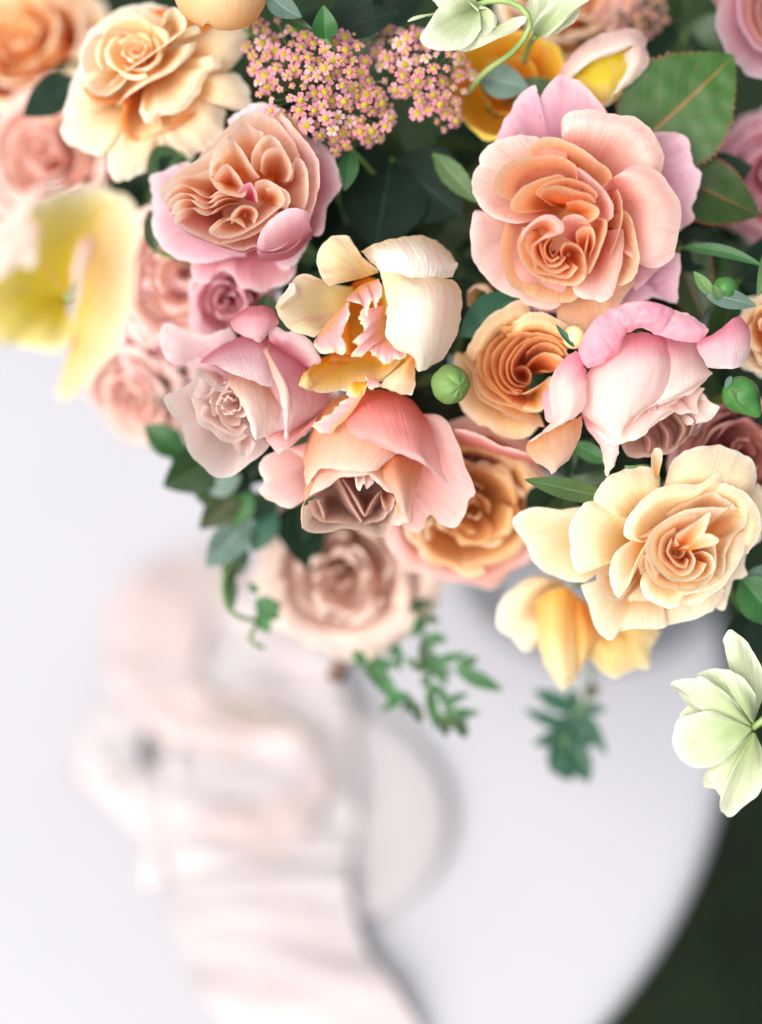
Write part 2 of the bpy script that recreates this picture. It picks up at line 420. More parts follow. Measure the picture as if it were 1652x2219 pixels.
def stem(pl, start_d=-200, x=None, y=None, rad=.0022, mat=None):
    """stalk from behind the bloom down into the vase"""
    a = at(pl.cx if x is None else x, pl.cy if y is None else y, pl.cd + start_d)
    b = VASE_MOUTH + Vector((rng.uniform(-.03, .03), rng.uniform(-.03, .03), rng.uniform(-.03, .0)))
    m = (a + b) / 2 + Vector((0, .02, .02))
    m = a.lerp(b, .5) + FWD * .02
    tube('stem', [a, m, b], rad, mat or MATS['stem'], pl.root, pl.o)

def leaf(pl, base, tip, w, bend=0, fold=.18, serr=0, mat=None, tilt=0.0, nu=14, nv=26, curve=0, name='leaf', shape=.85, wave=2, T=None):
    """blade with a midrib from base to tip; w = half width; tilt turns it about the midrib"""
    pl.k += 1
    sd_ = pl.seed + pl.k * 1.9
    T = T or pl.T
    def Q(p):
        x, y = T(p[0], p[1]); return (x, y, (p[2] if len(p) > 2 else 0) + pl.cd)
    b, t = Q(base), Q(tip)
    dx, dy = t[0] - b[0], t[1] - b[1]
    l = math.hypot(dx, dy) or 1
    nx, ny = -dy / l, dx / l
    c = ((b[0] + t[0]) / 2 + nx * curve, (b[1] + t[1]) / 2 + ny * curve, (b[2] + t[2]) / 2 + bend)
    pts, uvs = [], []
    for j in range(nv + 1):
        v = j / nv
        m = [(1 - v) ** 2 * b[q] + 2 * v * (1 - v) * c[q] + v * v * t[q] for q in range(3)]
        wv = w * math.sin(math.pi * min(1, v ** shape * .985 + .012)) ** .85
        for i in range(nu + 1):
            u = -1 + 2 * i / nu
            k = 1.0
            if serr and abs(u) > .6:
                tooth = (v * serr) % 1.0
                k = 1 + .13 * (tooth - .35) * (abs(u) - .6) / .4 * (1 if 0.05 < v < .97 else 0)
            s = u * wv * k
            x = m[0] + nx * s * math.cos(tilt); y = m[1] + ny * s * math.cos(tilt)
            d = m[2] + s * math.sin(tilt) + fold * abs(s) + wave * nz(x / 40 + sd_, y / 40, sd_) * 2
            pts.append((x, y, d)); uvs.append(((u + 1) / 2, v))
    return pl.add(name, pts, nu, nv, mat or MATS['leaf'], uvs)

def ball(pl, c, r, mat, name='bud', squash=1.0, axis=(0, 0, 1), seg=18, ring=12, ridge=0, parent=None, tip=0):
    x, y = pl.T(c[0], c[1]); o = at(x, y, c[2] + pl.cd); u_ = PX
    ax, ay, af = frame(axis)
    V, F, uvs = [], [], []
    for j in range(ring + 1):
        th = math.pi * j / ring
        for i in range(seg):
            ph = 2 * math.pi * i / seg
            rr = r * math.sin(th) * (1 + ridge * math.cos(5 * ph) * math.sin(th))
            zz = r * squash * math.cos(th) + (tip * max(0, math.cos(th)) ** 8)
            V.append(o + (ax * rr * math.cos(ph) + ay * rr * math.sin(ph) + af * zz) * u_); uvs.append((i / seg, j / ring))
    for j in range(ring):
        for i in range(seg):
            F.append((j * seg + i, j * seg + (i + 1) % seg, (j + 1) * seg + (i + 1) % seg, (j + 1) * seg + i))
    return mesh_obj(name, V, F, mat, parent or pl.root, uvs, origin=pl.o)

# ------------------------------------------------------------------ palette
plain_mat('stem', '5f7f3c', '4a6a34', rough=.5)
plain_mat('stem_pale', '8fa368', '7c9458', rough=.5)
plain_mat('table_paint', 'bcbbc1', 'b9b8be', scale=6, rough=.55, spec=.3, bump=.04, bscale=60)
plain_mat('stoneware', '6f7076', '7b7c82', scale=30, rough=.5)
plain_mat('ceramic', 'b8b3b5', 'b6b0b2', scale=8, rough=.45, spec=.4)
plain_mat('ceramic_rim', 'c4bab0', 'bdb0a4', scale=30, rough=.6)
plain_mat('silk', 'bbb4b6', 'bcb0b0', scale=20, rough=.5, spec=.35, sheen=.5)
plain_mat('silk_blush', 'bdafae', 'bea8a5', scale=20, rough=.5, spec=.35, sheen=.5)
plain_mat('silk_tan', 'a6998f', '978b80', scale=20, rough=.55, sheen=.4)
plain_mat('stub_brown', '6a5548', '55453b', scale=40, rough=.7)
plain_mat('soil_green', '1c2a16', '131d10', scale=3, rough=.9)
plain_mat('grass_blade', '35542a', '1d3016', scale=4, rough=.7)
plain_mat('yarrow_pale', 'cda3a5', 'bd8f96', scale=260, rough=.8)
plain_mat('yarrow_fade', 'b88a80', 'a07466', scale=260, rough=.8)
plain_mat('yarrow_pink', 'bc848e', 'ac707e', scale=260, rough=.7)
plain_mat('yarrow_rose', 'b87682', 'a86c6c', scale=260, rough=.7)
plain_mat('yarrow_eye', 'dccb4c', 'c9b33c', scale=900, rough=.8, bump=.8, bscale=1500)
plain_mat('yarrow_green', '6d7d4a', '586a3c', scale=200, rough=.7)
plain_mat('bud_green', '7c9c50', '5a7f3a', scale=150, rough=.5, bump=.15, bscale=180)
plain_mat('bud_green_dark', '3f7236', '2f5c2a', scale=120, rough=.42, bump=.1, bscale=180)
plain_mat('stamen', 'e8d6a0', 'd9c07c', scale=300, rough=.7)
plain_mat('stamen_dark', '5a5a44', '47482f', scale=300, rough=.7)
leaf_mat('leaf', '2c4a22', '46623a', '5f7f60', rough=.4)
leaf_mat('leaf_shaded', '182e20', '26402e', '46624e', rough=.6, spec=.15)  # shade between the blooms is put into this darker green
leaf_mat('leaf_bright', '31591e', '8a6034', '6f8a62', edge='7a3326', rough=.45)
leaf_mat('leaf_red', '2a4419', '7a4c2c', '7f9a72', edge='8a2f22', rough=.42)
leaf_mat('leaf_grey', '6a8678', '93a69a', '8aa096', rough=.5)
leaf_mat('leaf_vine', '2f6630', '4a8648', '6a966a', rough=.45)
leaf_mat('leaf_teal', '22543e', '3a6e54', '6f9a88', rough=.45)
leaf_mat('bud_leaf', '587c38', '46682e', '6f9050', edge='8a6a48', rough=.5)
leaf_mat('sepal', '668a52', '86a670', 'a0b690', rough=.55, tr=.28)

petal_mat('A', [(0, 'dc6428'), (.3, 'ea9468'), (.58, 'f2b8a6'), (1, 'f5cfca')], edge='fae2d8', vein=.13, veinc='e08c78', blot=.2, blotc='efacb4')
petal_mat('A_in', [(0, 'da6410'), (.35, 'ea9448'), (.7, 'f3bc88'), (1, 'f7d0a8')], edge='fbe4c4', vein=.13)
petal_mat('A_red', [(0, 'da4c30'), (.33, 'e88270'), (.58, 'f3b6aa'), (1, 'f7d2cc')], edge='fae2d8', vein=.13, blot=.18, blotc='efb0b8')
petal_mat('A_lilac', [(0, 'd0708c'), (.5, 'e2a0ba'), (1, 'ecc0d2')], edge='f2d2de', vein=.2, veinc='c46a80', blot=.3, blotc='da94b4')
petal_mat('B', [(0, 'e88430'), (.3, 'f3b07c'), (.6, 'f9d2b2'), (1, 'fbe2d2')], edge='fdf0e8', vein=.13, tr=.58)
petal_mat('B_pink', [(0, 'd04a68'), (.45, 'e27892'), (.8, 'efa8ba'), (1, 'f5c8d4')], edge='fae2e8', vein=.13)
petal_mat('B_lilac', [(0, 'd07a90'), (.5, 'e6aec0'), (1, 'f1d4e0')], edge='f8e8ee', vein=.08)
petal_mat('C', [(0, 'dc7410'), (.3, 'ee9c40'), (.52, 'f6ca8c'), (.78, 'fae4bc'), (1, 'fbf0da')], edge='fef8ec', vein=.08)
petal_mat('C_out', [(0, 'f0a648'), (.32, 'f6cc8e'), (.6, 'f9e0b8'), (1, 'fbeed6')], edge='fef7ea', vein=.11)
petal_mat('C_deep', [(0, 'd0680c'), (.7, 'e88a2c'), (.95, 'f0a850'), (1, 'f5c884')], vein=.07, tr=.55)
petal_mat('E', [(0, 'd29a86'), (.33, 'e8c6ba'), (.68, 'f4e0da'), (1, 'f7e8e4')], edge='faf0ec', vein=.13)
petal_mat('E_pink', [(0, 'dc7c90'), (.35, 'ecb0bc'), (.7, 'f5d8dc'), (1, 'f7e4e6')], edge='faf0f0', vein=.13)
petal_mat('F', [(0, 'da8c58'), (.4, 'eab694'), (.75, 'f2cfba'), (1, 'f4d8ca')], edge='f8e4d8', vein=.2, veinc='dc9480')
petal_mat('F_pink', [(0, 'e6786e'), (.33, 'ee9c96'), (.62, 'f4bab6'), (1, 'f6d0cc')], edge='f9e0d6', vein=.16, veinc='da7c86')
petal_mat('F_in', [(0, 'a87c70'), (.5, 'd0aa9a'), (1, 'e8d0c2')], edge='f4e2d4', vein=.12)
petal_mat('G', [(0, 'd09c84'), (.45, 'e8cabb'), (1, 'f3e0d6')], edge='f7e9e1', vein=.06)
petal_mat('H', [(0, 'd8842c'), (.4, 'e8ac60'), (.75, 'f1ca94'), (1, 'f5dab4')], edge='f9e6ca', vein=.07)
petal_mat('I', [(0, 'c84800'), (.4, 'e27210'), (.72, 'f0a050'), (1, 'f6c888')], edge='fadca8', vein=.08)
petal_mat('I_out', [(0, 'e0841c'), (.4, 'f0b264'), (.75, 'f6ce98'), (1, 'f8dab0')], edge='fbe6c6', vein=.13)
petal_mat('J', [(0, 'f08ca4'), (.15, 'f4b0bc'), (.34, 'f9dad6'), (1, 'fae6dc')], edge='fbeadf', vein=.13)
petal_mat('J_hot', [(0, 'f3b0c0'), (.5, 'f5bccb'), (1, 'f9d8da')], edge='fbe2e2', vein=.14, veinc='e88cac', blot=.4, blotc='ea86ae')
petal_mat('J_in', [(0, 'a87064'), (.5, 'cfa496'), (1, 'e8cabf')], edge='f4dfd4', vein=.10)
petal_mat('K', [(0, 'e88618'), (.28, 'f1a850'), (.54, 'f6ca90'), (.8, 'f9deb4'), (1, 'fbead0')], edge='fdf4e4', vein=.13)
petal_mat('K_out', [(0, 'f2b050'), (.28, 'f5ca88'), (.6, 'f9dfb4'), (1, 'fbead0')], edge='fdf4e4', vein=.13)
petal_mat('L', [(0, 'f0a040'), (.4, 'f5c268'), (.75, 'f8d88c'), (1, 'fae4a8')], edge='fcf0c8', vein=.07, tr=.55)
petal_mat('M_white', [(0, 'f6e0b4'), (.3, 'fbeedc'), (1, 'fdf6ee')], edge='fef6e0', vein=.25, veinc='f4d4b4', streak=[(.54, .68, 'f6b4c0', .45), (.40, .28, 'f5e2a4', .40)], tr=.42, bump=.8)
petal_mat('M_yellow', [(0, 'f29400'), (.28, 'f8b810'), (.6, 'fad650'), (1, 'fcecac')], edge='fdf4cc', vein=.16, veinc='e8b048', streak=[(.58, .70, 'f4bc98', .5)], tr=.56)
petal_mat('M_stripe', [(0, 'e2bc4c'), (.35, 'f2de98'), (1, 'f9ecc8')], edge='fcf4d4', vein=.2, veinc='dcb870', streak=[(.50, .64, 'f0b8a8', .6)])
petal_mat('M_orange', [(0, 'e07008'), (.5, 'ee9412'), (1, 'f2b43a')], edge='f4c85c', vein=.12)
petal_mat('M_frill', [(0, 'f0b468'), (.45, 'f5bcc0'), (.75, 'f7cdd4'), (1, 'fcf2c8')], edge='fdf7da', vein=.3, veinc='ec9ab4', edge_w=.12)
petal_mat('N', [(0, 'e0c818'), (.4, 'ecd63c'), (.75, 'f3e07c'), (1, 'f7ecbc')], edge='fcf5e4', vein=.14, veinc='e4b050', streak=[(.56, .68, 'ecb890', .5)], tr=.55)
petal_mat('N_peach', [(0, 'e0b848'), (.35, 'e8c47c'), (.7, 'edcfa0'), (1, 'f0dcb8')], edge='f8ecd4', vein=.12, veinc='e0a878')
petal_mat('N_white', [(0, 'f0c8c0'), (.5, 'f7e4dc'), (1, 'fcf4ee')], edge='fefaf4', vein=.2, veinc='f0b4bc')
petal_mat('yellow', [(0, 'f09408'), (.5, 'f8b810'), (1, 'fbd23c')], edge='fce070', vein=.08)
petal_mat('helle', [(0, '90a66c'), (.4, 'b6c394'), (.8, 'ced5b6'), (1, 'd8ddc4')], edge='e2e6d0', vein=.32, veinc='8fa868', blot=.2, blotc='bfcc9c', tr=.34, bump=.4, bruise=.2)
petal_mat('peach', [(0, 'dc8630'), (.4, 'eeae68'), (.75, 'f7d4a8'), (1, 'fbe8d2')], edge='fdf4e8', vein=.06)
petal_mat('blush', [(0, 'e09c86'), (.45, 'f0c8ba'), (1, 'f6e0d9')], edge='f9eae5', vein=.06)
petal_mat('pink', [(0, 'd87f8e'), (.5, 'e6a5b2'), (1, 'efc8d2')], edge='f4dbe2', vein=.07)
petal_mat('rosewood', [(0, 'b4564c'), (.5, 'cc7f76'), (1, 'dda49a')], edge='e6b8ac', vein=.07)

# ------------------------------------------------------------------ setting: lawn, table
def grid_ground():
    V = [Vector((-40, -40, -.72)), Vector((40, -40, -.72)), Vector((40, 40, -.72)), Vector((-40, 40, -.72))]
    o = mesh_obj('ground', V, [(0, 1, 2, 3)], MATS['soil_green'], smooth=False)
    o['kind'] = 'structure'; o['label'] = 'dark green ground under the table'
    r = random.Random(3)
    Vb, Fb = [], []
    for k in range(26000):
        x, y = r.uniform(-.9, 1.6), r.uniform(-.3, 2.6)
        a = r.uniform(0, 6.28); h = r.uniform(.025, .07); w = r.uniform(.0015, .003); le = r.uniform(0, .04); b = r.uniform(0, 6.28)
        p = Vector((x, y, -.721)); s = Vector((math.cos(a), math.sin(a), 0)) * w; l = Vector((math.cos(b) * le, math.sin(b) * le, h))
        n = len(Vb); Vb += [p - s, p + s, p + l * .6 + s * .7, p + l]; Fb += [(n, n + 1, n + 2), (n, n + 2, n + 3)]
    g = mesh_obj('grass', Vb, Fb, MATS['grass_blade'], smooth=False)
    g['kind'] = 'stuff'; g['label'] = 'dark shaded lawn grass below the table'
grid_ground()

def lathe(name, prof, c, mat, parent, seg=96, sx=1.0, sy=1.0, rot=0):
    V, F = [], []
    for (r, z) in prof:
        for i in range(seg):
            q = 2 * math.pi * i / seg
            x, y = r * math.cos(q) * sx, r * math.sin(q) * sy
            V.append(Vector((c[0] + x * math.cos(rot) - y * math.sin(rot), c[1] + x * math.sin(rot) + y * math.cos(rot), c[2] + z)))
    for j in range(len(prof) - 1):
        for i in range(seg):
            F.append((j * seg + i, j * seg + (i + 1) % seg, (j + 1) * seg + (i + 1) % seg, (j + 1) * seg + i))
    return mesh_obj(name, V, F, mat, parent, origin=parent.location if parent else None)

TC = Vector((-.134, .562, 0))
table = link(bpy.data.objects.new('round_table', None)); table.location = TC + Vector((0, 0, -.72))
tag(table, 'small round white painted table under the flower arrangement', 'table')
lathe('table_top', [(.0001, 0), (.20, 0), (.345, 0), (.356, -.0015), (.362, -.006), (.364, -.012), (.362, -.018), (.355, -.023), (.34, -.025), (.0001, -.025)], TC, MATS['table_paint'], table, seg=160)
lathe('pedestal', [(.03, -.025), (.028, -.1), (.022, -.35), (.026, -.6), (.04, -.68), (.0001, -.68)], TC, MATS['table_paint'], table, seg=40)
lathe('foot', [(.0001, -.68), (.04, -.68), (.18, -.70), (.2, -.712), (.2, -.72), (.0001, -.72)], TC, MATS['table_paint'], table, seg=64)

# footed vase, mostly hidden by the flowers: its round foot shows below them
fc = on_plane(1262, 1232, 0)
VASE_MOUTH = Vector((fc.x - .02, fc.y - .01, .19))
vase = link(bpy.data.objects.new('footed_vase', None)); vase.location = Vector((fc.x, fc.y, 0))
tag(vase, 'grey stoneware footed vase, its round foot showing below the peach roses', 'vase')
lathe('foot', [(.0001, .0015), (.085, .0015), (.089, .006), (.087, .013), (.080, .016), (.074, .010), (.068, .010), (.063, .017), (.03, .028), (.016, .05), (.015, .09)], fc, MATS['stoneware'], vase, seg=80)
lathe('bowl', [(.015, .09), (.03, .10), (.06, .125), (.078, .16), (.084, .195), (.081, .195), (.074, .16), (.05, .13), (.0001, .115)], fc, MATS['stoneware'], vase, seg=80)

# oval dish with silk ribbon, far below the focal plane
dc = on_plane(650, 1740, 0)
dish = link(bpy.data.objects.new('oval_dish', None)); dish.location = dc
tag(dish, 'white oval ceramic dish with a beige rim under the silk ribbon', 'dish')
lathe('body', [(.0001, .009), (.07, .009), (.092, .0088), (.100, .0082), (.104, .0072), (.105, .006)], dc, MATS['ceramic'], dish, seg=90, sx=.90, sy=.74, rot=-.45)
lathe('rim', [(.105, .006), (.104, .0045), (.098, .003), (.088, .002), (.0001, .002)], dc, MATS['ceramic_rim'], dish, seg=90, sx=.90, sy=.74, rot=-.45)

def ribbon(name, label, rows, mat, n=60, m=12, cat='ribbon', rip=.0016):
    """strip of silk; rows: picture x, y and height over the table of its two edges, from end to end"""
    path = []
    for (xa, ya, ha, xb, yb, hb) in rows:
        hh = [h_ if h_ <= .015 else .011 + .13 * (h_ - .015) for h_ in (ha, hb)]      # loops lie low, just over the dish
        path.append(tuple(on_plane(xa, ya, hh[0])) + tuple(on_plane(xb, yb, hh[1])))
    V, uvs, F = [], [], []
    sd_ = rows[0][0] * .13 + rows[0][1] * .07
    for j in range(n + 1):
        q = cr(path, j / n)
        a, b = Vector(q[:3]), Vector(q[3:])
        for i in range(m + 1):
            u = i / m
            p = a.lerp(b, u)
            p.z += rip * (nz(j * .16, u * 2.2, sd_) * 2.4 + nz(j * .4, u * 5, sd_ + 3)) + .002 * math.sin(math.pi * u)
            p.y += rip * nz(j * .2, u * 2, sd_ + 9); p.x += rip * nz(j * .2, u * 2, sd_ + 19)
            p.z = max(p.z, .003 + .0006 * (sd_ % 1))
            V.append(p); uvs.append((u, j / n))
    for j in range(n):
        for i in range(m):
            a = j * (m + 1) + i; F.append((a, a + 1, a + m + 2, a + m + 1))
    o = mesh_obj(name, V, F, mat, None, uvs, origin=None)
    tag(o, label, cat, 'silk ribbons')
    return o
ribbon('silk_ribbon', 'wide ivory silk ribbon tail running off the bottom of the picture',
       [(395, 1960, .02, 760, 1900, .03), (370, 1905, .05, 755, 1880, .055), (380, 1965, .06, 760, 1945, .06), (385, 2040, .04, 790, 2050, .035), (430, 2150, .014, 850, 2130, .014), (520, 2260, .007, 930, 2260, .007), (620, 2400, .004, 1000, 2400, .004)], MATS['silk'], rip=.0008)
ribbon('silk_ribbon', 'blush silk ribbon band curving down the outer side of the ribbon heap',
       [(600, 1280, .02, 420, 1180, .02), (470, 1340, .05, 270, 1260, .05), (430, 1430, .06, 225, 1400, .055), (480, 1500, .06, 270, 1530, .05), (580, 1560, .05, 420, 1650, .035), (680, 1600, .03, 600, 1720, .02)], MATS['silk_blush'])
ribbon('silk_ribbon', 'broad ivory swathe of silk ribbon spread over the dish',
       [(470, 1270, .012, 660, 1300, .012), (410, 1360, .03, 690, 1370, .03), (370, 1450, .05, 730, 1430, .045), (400, 1550, .04, 750, 1530, .05), (370, 1640, .045, 770, 1640, .04), (350, 1740, .05, 775, 1750, .05), (365, 1850, .03, 765, 1850, .03), (380, 1900, .02, 760, 1890, .02)], MATS['silk'], rip=.0028)
ribbon('silk_ribbon', 'thin beige strip standing in for shading across the middle of the ribbon heap',
       [(420, 1480, .085, 430, 1510, .085), (520, 1520, .10, 520, 1555, .10), (630, 1560, .10, 630, 1592, .10), (710, 1610, .085, 700, 1635, .085)], MATS['silk_tan'], n=24, m=5, rip=.0008)  # added tan strip: the heap's diagonal shading put into its colour
ribbon('silk_ribbon', 'small mauve fold of silk in the lower middle of the ribbon heap',
       [(420, 1760, .09, 440, 1800, .09), (520, 1750, .105, 530, 1830, .10), (620, 1720, .105, 650, 1820, .10), (690, 1650, .09, 730, 1700, .09)], MATS['silk_blush'], n=24, m=6, rip=.0012)
ribbon('silk_ribbon', 'soft outer loop of ivory silk reaching towards the empty side of the table',
       [(440, 1470, .03, 300, 1420, .03), (340, 1550, .05, 195, 1550, .04), (300, 1640, .05, 165, 1660, .03), (380, 1710, .04, 280, 1790, .02), (470, 1730, .03, 420, 1830, .02)], MATS['silk'], n=40)
ribbon('silk_ribbon', 'short greyish ribbon end pointing to the empty side of the table',
       [(150, 1690, .008, 165, 1655, .008), (220, 1710, .012, 235, 1655, .014), (300, 1730, .014, 315, 1660, .02), (380, 1760, .016, 400, 1680, .024)], MATS['silk_tan'], n=30)
ribbon('silk_ribbon', 'ivory ribbon tail curling beside the greyish ribbon end',
       [(360, 1620, .04, 440, 1640, .05), (330, 1740, .03, 410, 1740, .04), (305, 1880, .010, 370, 1880, .012), (320, 1930, .005, 365, 1920, .005)], MATS['silk'], n=30)

# ------------------------------------------------------------------ roses in focus
def ring(pl, c, face, radii, h=62, z0=-150, n=3, mat=None, ruffle=2, spiral=.16, out=0, drop=.16, jag=0, phi=0, lip=3, wild=1.0, **kw):
    """loosely spiralled heart of a rose: petal after petal by the golden angle, each tilted and set off centre a little"""
    i = 0
    s_ = 1.0 if pl.T is IDT else pl.T(1, 0)[0] - pl.T(0, 0)[0]
    for k, (r, z) in enumerate(radii):
        nn = n if isinstance(n, int) else n[k]
        for q in range(nn):
            i += 1
            rr = r * rng.uniform(.9, 1.14); zz = z + rng.uniform(-.14, .10) * r * wild
            o = out + rng.uniform(-.02, .10) * r
            p = [(max(2, rr * .08), z0), (rr * .6, z0 * .6 + zz * .4), (rr * .93, zz - .16 * rr), (rr + o * .5, zz), (rr + o + lip * .6, zz - lip)]
            f = (face[0] + rng.uniform(-.13, .13) * wild, face[1] + rng.uniform(-.13, .13) * wild, face[2])
            off = r * .10 * wild / s_
            whorl(pl, (c[0] + rng.uniform(-off, off), c[1] + rng.uniform(-off, off), c[2]), f, p, 1, rng.uniform(h * .8, h * 1.15), phi0=phi + 137.5 * i + rng.uniform(-12, 12), spiral=rr * spiral * rng.uniform(.6, 1.4), drop=drop * rng.uniform(.6, 1.8), mat=mat, ruffle=ruffle * (.6 + r / 60), jag=jag, **kw)

CUP = [(0, 0), (.45, .42), (.8, .86), (1, 1)]
BOWL = [(0, 0), (.5, .25), (.82, .72), (1, 1)]
FLAT = [(0, 0), (.3, .52), (.6, .86), (.85, 1.0), (1, 1)]
SCAL = dict(jag=.035, freq=1.3)
REFL = [(0, 0), (.3, .68), (.58, 1.06), (.78, 1.1), (1, 1)]

# --- the large coral-peach rose
A = Plant('garden_rose', 'large open coral peach rose with pale pink outer petals and a big green leaf behind', 'rose', (640, 1110, 50), T3, 'open garden roses', None)
a0 = (660, 1080, -260)
L_, M_, D_ = MATS['A_lilac'], MATS['A'], MATS['A_red']
fan(A, [(250, 800, -150), (270, 730, -150), (330, 600, -140), (400, 500, -135), (470, 455, -120), (492, 452, -118), (480, 505, -135), (482, 532, -140), (530, 460, -130), (590, 390, -120), (640, 395, -122), (720, 430, -130), (790, 500, -140), (850, 580, -150)], a0, CUP, L_, ruffle=6, nu=44)
fan(A, [(1060, 690, -160), (1120, 675, -150), (1220, 680, -150), (1275, 730, -150), (1290, 830, -160), (1335, 900, -160), (1330, 1010, -165), (1300, 1060, -170), (1300, 1130, -175), (1235, 1185, -185), (1160, 1240, -190)], a0, CUP, L_, ruffle=9, nu=36)
fan(A, [(1000, 1500, -160), (1100, 1420, -150), (1222, 1300, -150), (1225, 1420, -155), (1205, 1558, -160), (1140, 1545, -160), (1085, 1535, -165), (1000, 1560, -170), (880, 1590, -180), (800, 1640, -190)], a0, CUP, L_, ruffle=8, nu=32)
fan(A, [(420, 1560, -170), (470, 1600, -160), (540, 1615, -160), (590, 1605, -165), (640, 1580, -170)], a0, CUP, L_)
fan(A, [(590, 1560, -150), (600, 1640, -140), (640, 1700, -140), (720, 1720, -140), (800, 1690, -140), (900, 1600, -135), (970, 1500, -130), (1010, 1400, -130)], a0, FLAT, MATS['A_in'], roll=6)
fan(A, [(230, 1150, -120), (170, 1085, -105), (140, 1160, -100), (140, 1260, -100), (170, 1350, -105), (220, 1420, -105), (290, 1490, -110), (380, 1530, -110), (450, 1580, -120), (530, 1600, -120), (600, 1580, -120), (640, 1520, -130)], a0, FLAT, M_, roll=8, nu=32)
fan(A, [(300, 760, -130), (200, 845, -100), (165, 890, -95), (155, 960, -90), (175, 1030, -90), (220, 1090, -92), (310, 1140, -95), (400, 1150, -100), (500, 1130, -120)], a0, FLAT, M_, roll=8, nu=28)
fan(A, [(190, 860, -105), (195, 800, -92), (240, 750, -85), (310, 715, -85), (420, 695, -85), (520, 715, -95), (640, 760, -110)], a0, FLAT, M_, roll=8)
fan(A, [(640, 760, -125), (612, 690, -100), (620, 620, -85), (660, 575, -75), (760, 563, -70), (860, 575, -70), (960, 595, -72), (1050, 640, -75), (1110, 705, -80), (1140, 790, -90), (1135, 870, -100), (1100, 960, -115)], a0, [(0, 0), (.35, .35), (.7, .92), (.85, 1.08), (1, 1)], D_, roll=8, nu=30)
fan(A, [(870, 975, -110), (900, 920, -85), (960, 860, -65), (1040, 848, -60), (1110, 880, -60), (1180, 960, -65), (1235, 1050, -70), (1242, 1140, -75), (1215, 1240, -75), (1190, 1320, -80), (1130, 1375, -85), (1060, 1382, -85), (1000, 1350, -100), (930, 1290, -120)], a0, [(0, 0), (.3, .45), (.6, .98), (.8, 1.1), (1, 1)], D_, roll=8, nu=32)
fan(A, [(330, 1130, -120), (310, 1230, -80), (300, 1330, -70), (330, 1440, -70), (420, 1510, -70), (530, 1560, -75), (650, 1560, -80), (720, 1520, -90)], a0, BOWL, MATS['A_in'], roll=8)
fan(A, [(690, 1420, -70), (668, 1480, -45), (700, 1530, -40), (780, 1550, -38), (850, 1556, -38), (890, 1500, -38), (920, 1400, -40), (940, 1280, -45), (930, 1180, -60)], (740, 1200, -240), FLAT, MATS['A'], roll=10)
fan(A, [(900, 1180, -60), (935, 1085, -32), (970, 1110, -25), (1000, 1190, -22), (1015, 1290, -22), (1005, 1400, -25), (960, 1450, -32), (905, 1475, -45)], (740, 1150, -230), BOWL, MATS['A_in'], roll=8)
fan(A, [(880, 1060, -70), (890, 1000, -25), (908, 975, -10), (930, 1040, -8), (932, 1110, -8), (918, 1190, -8), (895, 1260, -12), (868, 1318, -25)], (830, 1160, -200), BOWL, MATS['A_in'], roll=4, ruffle=1)
fan(A, [(470, 870, -110), (440, 780, -60), (470, 735, -45), (540, 710, -35), (620, 718, -32), (720, 765, -32), (810, 825, -36), (868, 885, -48), (880, 960, -75)], (690, 1040, -240), BOWL, MATS['A_in'], roll=8, nu=28)
fan(A, [(360, 1040, -70), (290, 1010, -45), (272, 950, -30), (295, 880, -22), (350, 832, -18), (430, 810, -15), (530, 803, -15), (620, 815, -18), (690, 860, -30), (730, 930, -60)], (680, 1060, -240), BOWL, MATS['A_in'], roll=8, nu=28)
fan(A, [(500, 1090, -60), (400, 1098, -30), (352, 1075, -15), (370, 1020, -8), (430, 960, -2), (520, 918, 0), (610, 900, -4), (650, 930, -20)], (650, 1060, -200), BOWL, MATS['A_in'], roll=6)
fan(A, [(560, 1060, -55), (490, 1010, -20), (484, 985, -8), (540, 945, 4), (640, 918, 10), (730, 940, 8), (790, 985, 0), (800, 1020, -20), (770, 1050, -50)], (640, 1080, -180), BOWL, MATS['A_in'], roll=6)
fan(A, [(720, 1000, -60), (690, 900, -10), (700, 860, 6), (750, 895, 14), (820, 960, 16), (870, 1030, 14), (885, 1080, 8), (870, 1130, -10), (820, 1160, -50)], (700, 1120, -180), BOWL, MATS['A'], roll=6)
fan(A, [(500, 1000, -4), (530, 965, 8), (600, 955, 14), (680, 975, 14), (760, 1000, 8), (795, 1045, -4)], [(560, 1045, -70), (740, 1065, -70)], BOWL, MATS['A_in'])
fan(A, [(640, 1045, -6), (700, 1030, 6), (760, 1048, 10), (812, 1080, 8), (795, 1125, 0), (730, 1155, -6), (680, 1135, -14)], [(650, 1090, -60), (720, 1105, -80)], BOWL, MATS['A_in'], ruffle=7)
fan(A, [(600, 1200, -40), (625, 1130, -28), (690, 1105, -16), (760, 1145, -12), (790, 1210, -20), (770, 1270, -40)], [(690, 1260, -120), (740, 1250, -120)], CUP, MATS['A_red'])
fan(A, [(700, 1280, -10), (690, 1200, 6), (730, 1170, 12), (780, 1180, 12), (790, 1250, 8), (760, 1330, -6)], [(710, 1300, -90), (760, 1290, -90)], CUP, MATS['A_in'], ruffle=6)
fan(A, [(760, 1160, -40), (755, 1230, 4), (740, 1330, 12), (752, 1412, 10), (775, 1390, 14), (820, 1280, 16), (850, 1190, 14), (850, 1140, 2), (800, 1120, -30)], (700, 1150, -170), BOWL, MATS['A_in'], roll=4, ruffle=1)
